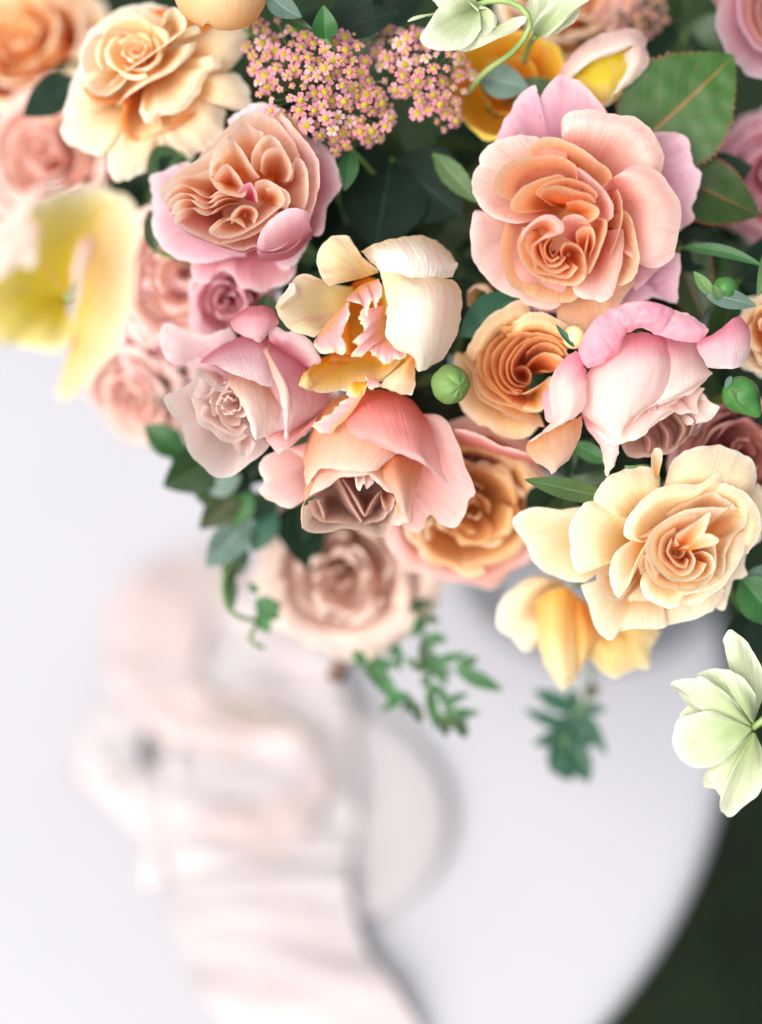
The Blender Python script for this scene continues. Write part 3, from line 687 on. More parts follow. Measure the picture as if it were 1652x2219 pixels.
for q, (dz, r_) in enumerate([
        (-6, [(420, 1170), (392, 1250), (402, 1320), (440, 1395), (500, 1440), (590, 1462), (690, 1475), (745, 1420), (740, 1330)]),
        (4, [(450, 1200), (430, 1270), (470, 1350), (478, 1400), (560, 1420), (650, 1440), (700, 1380)]),
        (10, [(520, 1215), (462, 1260), (468, 1330), (530, 1395), (600, 1408), (655, 1380)]),
        (6, [(500, 1250), (512, 1310), (540, 1372), (600, 1372), (640, 1330)]),
        (14, [(560, 1220), (528, 1262), (530, 1320), (562, 1352), (606, 1330)]),
        (8, [(570, 1250), (556, 1290), (572, 1325), (596, 1300)])]):
    m_ = len(r_) - 1
    fan(A, [(x, y, dz - 16 * abs(2 * t / m_ - 1) ** 2.5 + rng.uniform(-5, 5)) for t, (x, y) in enumerate(r_)], (600 - 6 * q, 1270 + rng.uniform(-15, 15), -130), [(0, 0), (.4, .35), (.8, .88), (1, 1)], MATS['A_in'], roll=3, ruffle=5, nu=28, kk=.4)
fan(A, [(620, 1380, -20), (612, 1290, 14), (640, 1250, 22), (690, 1260, 22), (730, 1300, 20), (745, 1380, 14), (730, 1420, -10)], (660, 1340, -110), BOWL, MATS['A_in'], roll=4, kk=.4)
fan(A, [(400, 1260, -10), (430, 1180, 16), (500, 1120, 22), (570, 1110, 22), (622, 1150, 20), (628, 1195, 20), (590, 1215, 22), (520, 1235, 22), (470, 1270, 10)], [(470, 1180, -40), (560, 1180, -40)], [(0, 0), (.4, .75), (.7, 1.05), (1, 1)], MATS['A'], roll=4, ruffle=5)
sheet(A, [[(520, 960, -120), (640, 940, -110), (780, 980, -110)], [(520, 1060, -170), (640, 1060, -200), (790, 1080, -170)], [(500, 1180, -170), (640, 1180, -210), (800, 1200, -180)], [(560, 1300, -150), (660, 1320, -170), (780, 1320, -140)]], MATS['A_in'], nu=12, nv=12)
stem(A, -240)

# --- quartered pink and apricot rose
B = Plant('garden_rose', 'quartered apricot rose with pink rim beside the yarrow', 'rose', (900, 800, 30), T4, 'open garden roses')
P_, Q_, I_ = MATS['B_pink'], MATS['B_lilac'], MATS['B']
b0 = (900, 780, -260)
fan(B, [(500, 1200, -190), (512, 1320, -175), (560, 1390, -170), (625, 1400, -170), (665, 1340, -175), (730, 1300, -180), (800, 1340, -175), (850, 1415, -170), (980, 1440, -170), (1120, 1415, -172), (1230, 1350, -175), (1255, 1240, -185)], b0, CUP, P_, nu=36, ruffle=6, roll=6)
fan(B, [(1120, 1250, -170), (1155, 1290, -165), (1210, 1280, -160), (1300, 1180, -155), (1370, 1050, -150), (1400, 980, -150)], b0, FLAT, Q_, roll=6)
fan(B, [(1340, 340, -150), (1440, 370, -140), (1520, 450, -135), (1565, 560, -130), (1588, 640, -130), (1560, 730, -130), (1490, 830, -130), (1470, 920, -130), (1462, 1010, -130), (1415, 1048, -135), (1350, 1010, -145), (1300, 950, -160)], b0, CUP, P_, nu=34, roll=8, ruffle=6)
fan(B, [(300, 720, -180), (220, 780, -170), (235, 860, -165), (215, 950, -160), (230, 1050, -155), (290, 1130, -155), (370, 1190, -155), (500, 1230, -155), (640, 1235, -155), (800, 1200, -160), (900, 1190, -170)], b0, FLAT, Q_, nu=34, roll=10)
fan(B, [(480, 500, -190), (330, 560, -180), (220, 600, -180), (190, 660, -180), (225, 760, -175), (260, 850, -170)], b0, FLAT, Q_, roll=6)
fan(B, [(760, 200, -170), (850, 140, -160), (960, 80, -150), (1060, 90, -145), (1180, 150, -140), (1290, 250, -140), (1360, 350, -140), (1420, 450, -140)], b0, CUP, Q_, roll=6)
# cup walls: outer face of the lower petals
fan(B, [(290, 760, -105), (330, 850, -80), (400, 960, -60), (500, 1050, -45), (640, 1105, -38), (770, 1145, -35), (850, 1168, -32), (915, 1162, -32), (965, 1140, -35), (1060, 1180, -40), (1180, 1160, -50), (1290, 1070, -60), (1345, 980, -70), (1380, 860, -80)], b0, BOWL, P_, nu=44, roll=10, ruffle=3, belly=26)
fan(B, [(975, 1150, -60), (985, 1060, -25), (1030, 970, -5), (1110, 895, 5), (1200, 850, 8), (1290, 848, 5), (1345, 880, -10), (1360, 970, -45)], [(1000, 1235, -110), (1220, 1200, -120), (1385, 1030, -130)], [(0, 0), (.5, .75), (.8, .98), (1, 1)], Q_, roll=6, ruffle=2)
fan(B, [(1060, 180, -110), (1150, 170, -90), (1240, 250, -75), (1330, 360, -60), (1410, 450, -50), (1432, 540, -48), (1425, 680, -50), (1390, 840, -58), (1345, 960, -75)], (980, 720, -250), BOWL, MATS['A'], roll=10, nu=30)
fan(B, [(1230, 640, -60), (1250, 520, -30), (1270, 475, -20), (1320, 520, -18), (1345, 620, -20), (1340, 760, -25), (1320, 850, -40)], (1050, 760, -220), BOWL, I_, roll=8)
fan(B, [(480, 560, -150), (560, 470, -130), (640, 400, -115), (720, 300, -105), (800, 220, -100), (920, 160, -95), (1050, 170, -95), (1160, 250, -90), (1240, 350, -85), (1290, 470, -80)], (900, 720, -260), BOWL, I_, roll=8, nu=30)
fan(B, [(330, 800, -88), (400, 940, -62), (520, 1035, -45), (680, 1095, -38), (860, 1150, -34), (960, 1125, -38), (1100, 1150, -44), (1240, 1050, -58), (1320, 900, -72)], (880, 800, -240), BOWL, I_, nu=36, ruffle=3)
sheet(B, [[(700, 600, -120), (900, 560, -120), (1100, 620, -120)], [(720, 780, -150), (900, 780, -160), (1120, 780, -150)], [(740, 940, -130), (900, 960, -140), (1100, 940, -120)]], I_, nu=12, nv=10)
fan(B, [(290, 800, -70), (275, 700, -62), (350, 610, -58), (470, 540, -56), (590, 470, -54), (690, 390, -56), (760, 300, -66)], (830, 720, -210), BOWL, I_, nu=34)
fan(B, [(330, 790, -60), (330, 690, -46), (420, 620, -42), (540, 600, -40), (640, 560, -42), (700, 500, -52)], (840, 740, -200), BOWL, I_, nu=30, ruffle=10)
# left stack of wavy folds
for k, (oy, od) in enumerate([(0, 0), (62, 8), (105, 12), (175, 20)]):
    fan(B, [(300 + k * 25, 790 + oy, -60 + od), (330 + k * 25, 720 + oy * .85, -35 + od), (400 + k * 20, 672 + oy, -22 + od), (470 + k * 15, 680 + oy, -18 + od), (560, 745 + oy * .8, -14 + od), (625, 765 + oy * .75, -14 + od), (690, 722 + oy * .7, -20 + od), (760, 715 + oy * .6, -35 + od), (830, 740 + oy * .4, -60 + od)], (860, 800, -230), BOWL, I_, roll=5, nu=30, ruffle=9, freq=.8)
# upper cells
fan(B, [(640, 640, -50), (635, 540, -8), (660, 470, 4), (705, 400, 8), (790, 350, 8), (850, 400, 8), (900, 480, 4), (960, 570, 0), (1000, 620, -30)], (850, 700, -200), BOWL, I_, roll=6)
fan(B, [(760, 330, -80), (830, 250, -40), (910, 235, -28), (970, 280, -22), (1020, 300, -24), (1010, 400, -40)], (950, 560, -200), BOWL, I_, roll=5)
fan(B, [(930, 560, -50), (940, 450, -18), (980, 370, -6), (1060, 310, -4), (1130, 350, -6), (1180, 430, -12), (1230, 540, -30)], (1050, 680, -200), BOWL, I_, roll=6)
fan(B, [(1000, 580, -40), (1010, 480, -10), (1060, 410, 4), (1150, 395, 6), (1200, 470, 2), (1230, 570, -10), (1200, 650, -40)], (1090, 660, -170), BOWL, I_, roll=5)
fan(B, [(660, 640, -30), (700, 560, -10), (760, 520, -4), (800, 560, -2), (850, 620, -6), (880, 680, -20)], (800, 700, -140), CUP, I_, roll=4, ruffle=5)
fan(B, [(620, 600, -40), (660, 670, 2), (720, 730, 6), (790, 750, 4), (880, 760, -8), (900, 720, -30)], (780, 650, -130), CUP, I_, roll=4)
# right and lower cells
fan(B, [(960, 720, -40), (968, 650, 0), (1050, 636, 12), (1130, 680, 14), (1190, 720, 12), (1215, 790, 0), (1190, 850, -30)], (1010, 800, -150), CUP, I_, roll=4)
fan(B, [(1040, 700, -20), (1100, 690, 14), (1150, 720, 18), (1180, 780, 12), (1150, 830, -10)], (1060, 800, -110), CUP, I_, roll=3)
fan(B, [(700, 930, -30), (630, 1000, -6), (680, 1050, 0), (800, 1060, 2), (930, 1000, 6), (1030, 930, 8), (1130, 850, 8), (1210, 790, 0)], (930, 830, -170), BOWL, I_, roll=6)
fan(B, [(790, 960, -20), (800, 880, 2), (860, 825, 10), (940, 830, 12), (985, 880, 8), (960, 960, -10)], (890, 880, -120), CUP, I_, roll=4)
fan(B, [(640, 1020, -10), (720, 950, 6), (790, 930, 10), (850, 960, 8), (900, 1000, -5)], (850, 850, -130), CUP, I_, roll=4, ruffle=5)
fan(B, [(830, 740, -30), (860, 690, -8), (930, 660, -4), (970, 720, -6), (985, 800, -20)], (930, 800, -110), CUP, MATS['B_pink'], roll=3)
fan(B, [(660, 1100, -50), (800, 1090, -22), (950, 1040, -12), (1060, 970, -8), (1170, 880, -12)], (900, 850, -220), BOWL, I_, roll=5)
stem(B, -240)

# --- cream apricot rose, upper left
C = Plant('garden_rose', 'cream rose with deep apricot folds above the quartered pink rose', 'rose', (950, 480, -80), T1, 'open garden roses')
co, ci = MATS['C_out'], MATS['C']
c0 = (960, 520, -280)
fan(C, [(430, 700, -160), (395, 800, -150), (380, 855, -145), (450, 920, -140), (560, 965, -138), (660, 1000, -140), (690, 940, -150), (740, 860, -170)], c0, REFL, co, roll=6, ruffle=8, nu=44, **SCAL)
fan(C, [(560, 240, -170), (515, 340, -160), (510, 430, -155), (450, 530, -150), (430, 620, -145), (410, 720, -145), (470, 780, -150), (560, 760, -165)], c0, REFL, co, roll=10, ruffle=6)
fan(C, [(690, 960, -150), (690, 1060, -125), (720, 1130, -118), (790, 1160, -115), (880, 1115, -112), (965, 1070, -112), (1000, 1000, -115), (1060, 940, -120), (1050, 870, -135)], c0, REFL, co, roll=6, ruffle=8, nu=44, **SCAL)
fan(C, [(1040, 900, -140), (1070, 960, -125), (1150, 1000, -120), (1225, 1010, -118), (1250, 970, -118), (1330, 970, -115), (1420, 870, -112), (1430, 770, -112), (1440, 690, -118)], c0, REFL, co, roll=6, ruffle=8, nu=44, **SCAL)
fan(C, [(1420, 640, -120), (1480, 700, -105), (1560, 690, -100), (1605, 650, -98), (1570, 540, -98), (1510, 465, -102), (1450, 470, -115)], c0, REFL, co, roll=8, ruffle=4)
fan(C, [(1420, 560, -130), (1440, 470, -118), (1510, 400, -108), (1555, 320, -105), (1595, 200, -108), (1540, 148, -115), (1440, 140, -125), (1350, 180, -140)], c0, REFL, co, roll=8, ruffle=5)
fan(C, [(560, 340, -150), (560, 220, -135), (640, 150, -130), (760, 60, -135), (900, 20, -140), (1050, 40, -145), (1150, 80, -145)], c0, REFL, co, roll=8)
fan(C, [(520, 560, -120), (560, 620, -100), (640, 660, -90), (740, 655, -80), (790, 690, -80), (760, 780, -85), (820, 880, -90), (890, 900, -95), (1000, 860, -95), (1150, 790, -95), (1290, 700, -95), (1370, 620, -95), (1400, 540, -95), (1395, 440, -95), (1370, 330, -100), (1300, 230, -110)], c0, BOWL, MATS['C_deep'], nu=44, roll=8, ruffle=4)
fan(C, [(880, 760, -90), (895, 730, -70), (930, 790, -60), (985, 780, -55), (1010, 740, -55), (1090, 725, -52), (1180, 690, -50), (1270, 590, -50), (1330, 470, -52), (1395, 430, -55), (1395, 350, -62)], (960, 420, -230), [(0, 0), (.55, .7), (.8, 1.05), (1, 1)], co, roll=6, ruffle=8, nu=44, **SCAL)
fan(C, [(740, 690, -80), (790, 640, -60), (880, 570, -48), (960, 520, -42), (1080, 470, -38), (1150, 420, -36), (1230, 330, -36), (1250, 260, -40)], (940, 380, -220), [(0, 0), (.55, .65), (.8, 1.02), (1, 1)], co, roll=10, nu=30)
fan(C, [(690, 560, -80), (720, 520, -55), (840, 440, -35), (960, 360, -25), (1080, 270, -20), (1200, 180, -20), (1260, 160, -30), (1280, 210, -55)], (900, 340, -220), [(0, 0), (.5, .55), (.8, .95), (1, 1)], MATS['C'], roll=4, nu=30)
fan(C, [(1050, 150, -60), (1050, 80, -35), (1110, 45, -28), (1170, 90, -26), (1190, 160, -30), (1150, 230, -50)], (1000, 300, -200), BOWL, ci, roll=6)
fan(C, [(540, 480, -90), (530, 340, -60), (590, 240, -45), (690, 200, -40), (800, 200, -40), (880, 240, -50)], (840, 360, -200), BOWL, co, roll=10)
fan(C, [(560, 520, -85), (600, 590, -60), (690, 610, -45), (760, 560, -40), (830, 480, -40), (860, 420, -55)], (820, 380, -200), BOWL, co, roll=8)
ring(C, (860, 300, -30), (-.15, -.2, 1), [(13, -14), (27, -8), (44, -10), (62, -16)], h=80, z0=-120, n=[2, 2, 2, 3], mat=MATS['C_out'], ruffle=3)
sheet(C, [[(950, 60, -130), (1150, 60, -130), (1350, 120, -130), (1480, 260, -140)], [(950, 250, -140), (1150, 220, -140), (1330, 280, -140), (1460, 420, -150)], [(900, 420, -150), (1120, 400, -150), (1300, 450, -150), (1420, 600, -160)]], MATS['C'], nu=12, nv=10)
stem(C, -260)

# --- pale blush rose facing lower left (crop TE)
E_ = Plant('garden_rose', 'dusty blush rose turned down to the left above trailing greenery', 'rose', (900, 900, 5), TE, 'nodding roses')
e, ep = MATS['E'], MATS['E_pink']
e0 = (1050, 800, -230)
fan(E_, [(700, 200, -140), (600, 240, -130), (480, 270, -125), (360, 260, -120), (240, 210, -115), (150, 165, -112), (80, 220, -112), (60, 330, -118), (100, 430, -125), (170, 520, -130), (280, 520, -140), (420, 480, -150)], e0, CUP, ep, nu=30, roll=6)
sheet(E_, [[(720, 110, -60), (820, 45, -50), (940, 5, -46), (1050, 15, -50), (1120, 80, -60)], [(705, 170, -40), (820, 110, -14), (940, 90, -6), (1060, 100, -16), (1142, 140, -44)], [(740, 235, -44), (840, 210, -8), (940, 200, 2), (1040, 195, -10), (1120, 195, -40)], [(800, 275, -50), (870, 285, -14), (950, 290, -6), (1010, 270, -16), (1060, 230, -40)], [(900, 310, -56), (940, 330, -30), (975, 345, -26), (1000, 310, -34), (1030, 275, -46)]], ep, nv=18)
sheet(E_, [[(900, 360, -80), (1060, 380, -70), (1180, 440, -70)], [(1000, 700, -60), (1100, 700, -46), (1200, 720, -56)], [(1040, 950, -66), (1130, 950, -52), (1230, 960, -56)], [(1030, 1200, -86), (1120, 1190, -74), (1220, 1180, -74)]], ep, nu=12, nv=14)
fan(E_, [(1040, 260, -60), (1070, 210, -45), (1130, 190, -40), (1210, 240, -38), (1290, 225, -40), (1380, 280, -46), (1450, 350, -52), (1500, 440, -60), (1520, 520, -68), (1430, 550, -66)], [(1060, 330, -60), (1200, 420, -70), (1400, 560, -80)], FLAT, ep, roll=6, nu=28)
# calyx-side right wall
sheet(E_, [[(1040, 320, -70), (1200, 400, -85), (1340, 500, -110), (1480, 600, -150)],
           [(1060, 420, -40), (1200, 500, -40), (1380, 640, -75), (1580, 760, -140)],
           [(1130, 640, -25), (1240, 720, -20), (1400, 800, -60), (1580, 860, -130)],
           [(1190, 900, -25), (1290, 940, -25), (1400, 960, -65), (1520, 980, -130)],
           [(1200, 1060, -40), (1240, 1100, -45), (1310, 1080, -80), (1400, 1060, -130)],
           [(1190, 1150, -60), (1230, 1180, -65), (1270, 1170, -90), (1320, 1150, -130)]], ep, nu=20, nv=24)
# folded lip on that wall
sheet(E_, [[(1050, 355, -40), (1058, 350, -38), (1064, 370, -45)],
           [(1005, 430, -20), (1040, 400, -8), (1070, 440, -30)],
           [(1060, 560, -8), (1120, 560, 6), (1150, 580, -20)],
           [(1130, 760, -4), (1210, 740, 10), (1250, 820, -18)],
           [(1180, 950, -8), (1225, 950, 4), (1245, 960, -20)],
           [(1190, 1080, -14), (1215, 1090, -8), (1235, 1100, -24)],
           [(1190, 1190, -24), (1210, 1210, -20), (1235, 1200, -30)]], e, nu=8, nv=26, ruffle=1)
# upper shell over the heart
sheet(E_, [[(420, 520, -90), (600, 380, -95), (800, 290, -95), (1000, 290, -85), (1120, 360, -80)],
           [(470, 530, -60), (640, 440, -45), (820, 390, -40), (1000, 400, -40), (1100, 480, -50)],
           [(560, 540, -30), (680, 530, -12), (830, 530, -5), (990, 560, -10), (1090, 620, -30)],
           [(640, 590, -10), (740, 630, 4), (850, 660, 8), (980, 720, 0), (1090, 745, -20)]], ep, nu=22, nv=16)
sheet(E_, [[(680, 620, -50), (850, 640, -40), (1000, 700, -40), (1120, 800, -60)],
           [(690, 720, -20), (830, 750, -10), (980, 820, -15), (1150, 920, -50)],
           [(790, 860, -5), (870, 880, 5), (980, 960, -5), (1130, 1060, -40)],
           [(860, 1020, 5), (910, 1050, 8), (990, 1100, -10), (1090, 1150, -50)],
           [(890, 1130, 2), (935, 1230, 0), (980, 1200, -20), (1060, 1200, -60)]], e, nu=18, nv=20)
# left and lower outer petals
fan(E_, [(420, 640, -80), (330, 700, -60), (230, 780, -48), (140, 800, -45), (100, 860, -48), (130, 940, -55), (200, 1020, -60), (290, 1070, -62), (380, 1080, -70)], (780, 900, -200), BOWL, e, roll=8)
fan(E_, [(270, 1060, -100), (280, 1200, -85), (330, 1330, -75), (420, 1440, -70), (520, 1530, -68), (640, 1555, -66), (760, 1530, -65), (880, 1440, -65), (1000, 1340, -72), (1060, 1270, -85)], (800, 950, -220), BOWL, e, roll=6, nu=30)
fan(E_, [(430, 640, -40), (400, 720, -20), (370, 810, -12), (400, 840, -10), (470, 820, -12), (560, 760, -25), (640, 720, -45)], (700, 900, -180), BOWL, e, roll=5)
fan(E_, [(420, 560, -60), (430, 620, -30), (500, 700, -18), (560, 760, -12), (650, 780, -12), (700, 720, -25)], (620, 620, -90), CUP, e, roll=4)
fan(E_, [(720, 1250, -50), (770, 1335, -28), (830, 1360, -22), (900, 1320, -20), (930, 1250, -24)], (830, 1130, -120), BOWL, e, roll=6)
fan(E_, [(350, 830, -50), (370, 930, -30), (430, 1080, -24), (540, 1150, -24), (640, 1220, -24), (760, 1240, -26), (860, 1180, -34)], (720, 940, -170), BOWL, e, roll=5, nu=28)
fan(E_, [(460, 900, -40), (450, 1000, -28), (530, 1080, -24), (620, 1140, -22), (720, 1190, -22), (830, 1170, -26)], (720, 940, -160), BOWL, e, roll=4)
fan(E_, [(620, 1020, -60), (650, 1090, -36), (720, 1140, -30), (800, 1150, -28), (860, 1100, -34)], (730, 950, -150), BOWL, e, roll=4)
ring(E_, (690, 900, -30), (-.35, .25, 1), [(14, 4), (26, -4), (42, -14)], h=70, z0=-90, n=3, mat=e, ruffle=3)
for q in range(6): tube('stamen', [at(*TE(710 + q * 8, 960), -100), at(*TE(720 + q * 7, 1000 + (q % 3) * 15), -85)], .0004, MATS['stamen'], E_.root, E_.o, seg=5, n=3)
fan(E_, [(1300, 480, -120), (1500, 560, -140), (1640, 680, -150), (1700, 860, -150), (1620, 1000, -150), (1460, 1120, -150), (1300, 1220, -150)], (1250, 820, -220), CUP, ep)
stem(E_, -240, *TE(1400, 700))

# --- nodding rose in the middle (crop TF)
F_ = Plant('garden_rose', 'coral pink rose nodding forward with an open brownish heart below the parrot tulip', 'rose', (700, 500, 15), TF, 'nodding roses')
f, fp, fi = MATS['F'], MATS['F_pink'], MATS['F_in']
# right back petals
fan(F_, [(1200, 240, -110), (1290, 250, -95), (1370, 310, -85), (1420, 400, -78), (1470, 530, -72), (1500, 640, -70), (1545, 760, -68), (1555, 820, -70), (1510, 860, -74), (1490, 950, -76), (1440, 1030, -80), (1380, 1060, -84), (1300, 1030, -90), (1240, 960, -95), (1180, 1070, -100), (1110, 1080, -108), (1040, 1050, -118)], [(1000, 200, -150), (900, 600, -240)], FLAT, fp, nu=44, roll=8)
# left back petals
fan(F_, [(330, 560, -120), (200, 500, -110), (60, 530, -100), (0, 620, -95), (20, 700, -92), (40, 730, -92), (0, 780, -90), (40, 840, -90), (130, 890, -92), (240, 920, -96), (310, 880, -105)], [(560, 300, -150), (600, 700, -240)], FLAT, fp, nu=34, roll=8)
sheet(F_, [[(160, 380, -130), (300, 320, -140), (450, 200, -150), (560, 90, -150)],
           [(60, 390, -70), (140, 365, -60), (300, 350, -80), (480, 210, -110)],
           [(50, 430, -60), (150, 440, -40), (260, 400, -55), (420, 260, -90)],
           [(140, 530, -50), (170, 500, -40), (260, 450, -55), (400, 320, -90)]], fp, nu=16, nv=12)
# body shell
sheet(F_, [[(330, 520, -120), (420, 260, -120), (600, 100, -115), (820, 60, -110), (1020, 90, -115), (1140, 200, -130)],
           [(325, 560, -70), (430, 350, -50), (600, 240, -35), (800, 220, -25), (980, 260, -40), (1120, 380, -80)],
           [(325, 640, -30), (450, 480, 0), (600, 420, 20), (780, 420, 28), (940, 440, 10), (1080, 500, -30)],
           [(330, 720, -10), (430, 610, 22), (560, 590, 40), (740, 580, 48), (880, 560, 34), (1000, 530, 8)],
           [(345, 760, 0), (440, 640, 28), (580, 640, 44), (760, 658, 50), (850, 640, 42), (900, 600, 25)]], f, nu=28, nv=22)
# coral petal laid over it
sheet(F_, [[(690, 180, -30), (760, 90, -80), (900, 70, -95), (1060, 110, -90), (1180, 220, -90)],
           [(630, 270, 15), (780, 200, 25), (920, 190, 20), (1080, 220, 0), (1240, 330, -50)],
           [(640, 340, 38), (800, 320, 48), (950, 330, 48), (1110, 370, 28), (1290, 480, -28)],
           [(720, 410, 42), (850, 420, 58), (980, 460, 62), (1150, 500, 44), (1320, 620, -10)],
           [(800, 440, 40), (920, 470, 54), (1020, 520, 58), (1180, 560, 50), (1345, 690, 5)],
           [(1000, 520, 44), (1100, 545, 50), (1200, 610, 44), (1300, 700, 26), (1375, 738, 10)]], fp, nu=24, nv=24, und=3)
# tan side petal with pointed lip
sheet(F_, [[(900, 600, 10), (990, 540, 5), (1100, 570, -20), (1180, 600, -60)],
           [(900, 690, 30), (980, 650, 36), (1080, 680, 10), (1160, 700, -40)],
           [(960, 800, 34), (1020, 790, 40), (1080, 800, 20), (1125, 810, -25)],
           [(1005, 890, 36), (1040, 880, 40), (1080, 900, 22), (1110, 920, -10)],
           [(1030, 940, 32), (1055, 945, 34), (1085, 985, 18), (1105, 1000, 0)]], f, nu=14, nv=18)
fan(F_, [(970, 1035, -10), (1010, 1045, 5), (1060, 1020, 10), (1100, 1020, 5), (1110, 980, -5), (1105, 930, -15)], [(1000, 820, 0), (1080, 860, -5)], FLAT, f, ruffle=5)
# left slender petal edges
sheet(F_, [[(320, 640, -40), (345, 700, -20), (390, 700, -10)], [(330, 760, -20), (350, 790, 0), (385, 720, 5)], [(330, 850, -15), (350, 840, 0), (380, 800, -5)], [(305, 930, -20), (318, 900, -10), (335, 860, -20)], [(302, 1050, -25), (308, 1060, -22), (322, 980, -28)]], f, nu=8, nv=18, ruffle=1)
# rim frills behind the shell margin
fan(F_, [(340, 850, -20), (370, 820, 8), (440, 790, 22), (520, 760, 30), (580, 700, 34), (660, 690, 36), (740, 690, 38), (800, 690, 36), (850, 720, 30), (900, 760, 26), (960, 800, 20)], [(420, 520, -80), (700, 480, -80), (900, 560, -70)], FLAT, f, nu=40, ruffle=8, jag=.03)
fan(F_, [(690, 690, 0), (705, 770, 10), (725, 795, 12), (755, 740, 10), (775, 775, 12), (800, 760, 10), (830, 740, 4)], [(700, 600, -60), (820, 620, -60)], FLAT, MATS['E'], nu=28, ruffle=5, freq=2)
fan(F_, [(800, 690, 0), (860, 740, 14), (910, 790, 16), (960, 810, 10)], [(800, 600, -60), (900, 640, -60)], FLAT, MATS['E'], ruffle=4)
# inside of the lower petals, seen into the heart
sheet(F_, [[(380, 700, -60), (600, 640, -70), (820, 640, -70), (1000, 760, -50)], [(400, 800, -150), (600, 740, -190), (820, 740, -190), (980, 840, -120)], [(380, 920, -150), (600, 880, -220), (820, 880, -220), (960, 940, -120)], [(360, 1030, -80), (600, 1040, -120), (800, 1050, -120), (940, 1040, -80)]], MATS['F_in'], nu=14, nv=14)
fan(F_, [(330, 900, -60), (310, 1000, -48), (320, 1080, -42), (420, 1100, -40), (540, 1080, -40), (640, 1060, -42), (760, 1090, -38), (860, 1130, -36), (930, 1100, -38), (980, 1000, -46), (1000, 900, -60)], (720, 760, -260), BOWL, fi, nu=40, ruffle=7, roll=4)
fan(F_, [(350, 870, -70), (400, 980, -58), (470, 1020, -55), (600, 1030, -58), (700, 1040, -60), (800, 1020, -58), (900, 1000, -56), (960, 920, -60)], (720, 740, -250), BOWL, fi, nu=36, ruffle=6, roll=3)
for (p0, p1, p2) in [((560, 700), (650, 880), (740, 1020)), ((600, 710), (690, 850), (760, 980)), ((860, 800), (810, 880), (770, 970)), ((420, 860), (450, 930), (470, 1000))]:
    sheet(F_, [[(p0[0] - 30, p0[1] + 30, -170), (p1[0] - 40, p1[1] + 20, -150), (p2[0] - 30, p2[1], -120)],
               [(p0[0] - 8, p0[1] + 8, -90), (p1[0] - 10, p1[1] + 6, -80), (p2[0] - 8, p2[1], -66)],
               [(p0[0], p0[1], -72), (p1[0], p1[1], -66), (p2[0], p2[1], -58)],
               [(p0[0] + 18, p0[1] - 4, -78), (p1[0] + 18, p1[1] - 4, -72), (p2[0] + 14, p2[1] - 4, -64)],
               [(p0[0] + 60, p0[1], -180), (p1[0] + 55, p1[1], -160), (p2[0] + 40, p2[1], -130)]], fi, nu=14, nv=16)
fan(F_, [(880, 800, -30), (890, 900, -22), (930, 950, -20), (960, 920, -22), (985, 850, -30)], (880, 720, -150), BOWL, f, roll=3)
stem(F_, -160, *TF(800, 100))

# --- apricot spiral rose
I = Plant('garden_rose', 'apricot rose with tightly spiralled orange heart half behind the pink rose', 'rose', (1010, 760, 15), TI, 'open garden roses')
io, ii = MATS['I_out'], MATS['I']
fan(I, [(480, 640, -150), (400, 560, -140), (380, 700, -140), (400, 900, -140), (440, 1050, -138), (520, 1150, -135), (600, 1230, -132), (640, 1255, -132), (680, 1250, -132), (760, 1310, -130), (860, 1340, -130), (980, 1355, -130), (1080, 1330, -132), (1150, 1250, -138)], (900, 760, -280), FLAT, io, nu=40, ruffle=8, roll=6)
fan(I, [(480, 620, -120), (490, 540, -95), (560, 440, -85), (620, 340, -80), (680, 260, -78), (780, 190, -78), (900, 120, -80), (1000, 105, -84), (1070, 180, -95)], (980, 760, -280), [(0, 0), (.5, .45), (.75, 1.02), (1, 1)], io, nu=30, roll=8, ruffle=5)
fan(I, [(880, 330, -100), (920, 280, -80), (1020, 225, -70), (1130, 205, -68), (1250, 225, -68), (1350, 280, -70), (1420, 330, -78), (1480, 420, -90)], (1080, 760, -270), [(0, 0), (.5, .4), (.75, 1.0), (1, 1)], io, nu=28, roll=8, ruffle=4)
fan(I, [(480, 560, -100), (475, 620, -82), (510, 690, -76), (550, 760, -74), (560, 860, -74), (600, 960, -72), (680, 1040, -70), (800, 1090, -70), (900, 1160, -70), (1000, 1190, -72), (1100, 1230, -76), (1200, 1240, -85)], (1000, 740, -270), BOWL, io, nu=36, ruffle=5, roll=5)
rim = [  # (list of rim points, depth offset)
    [(640, 560), (560, 700), (580, 860), (660, 960), (780, 1030), (900, 1060), (1040, 1110), (1180, 1110)],
    [(700, 420), (620, 540), (590, 700), (640, 820), (720, 900), (800, 960), (900, 1030), (1060, 1080)],
    [(820, 400), (700, 500), (650, 640), (660, 760), (720, 860), (800, 940), (900, 1000)],
    [(900, 400), (780, 500), (720, 640), (730, 760), (780, 860), (850, 930), (960, 960)],
    [(1000, 390), (880, 490), (800, 620), (790, 740), (830, 840), (900, 900), (1000, 920)],
    [(1060, 420), (940, 520), (870, 620), (850, 730), (880, 820), (940, 870), (1030, 880)],
    [(1180, 440), (1040, 480), (950, 570), (900, 670), (905, 760), (950, 830), (1030, 850)],
]
for k, r in enumerate(rim):
    n_ = len(r)
    fan(I, [(x, y, -75 + 4 * k - 26 * (abs(2 * q / (n_ - 1) - 1)) ** 3 * (1 if q < n_ / 2 else .5)) for q, (x, y) in enumerate(r)], [(1040 + 20 * k, 640, -240), (1000, 760, -250), (1020, 820, -240)], BOWL, ii if k > 0 else io, nu=30, roll=4, ruffle=2.5)
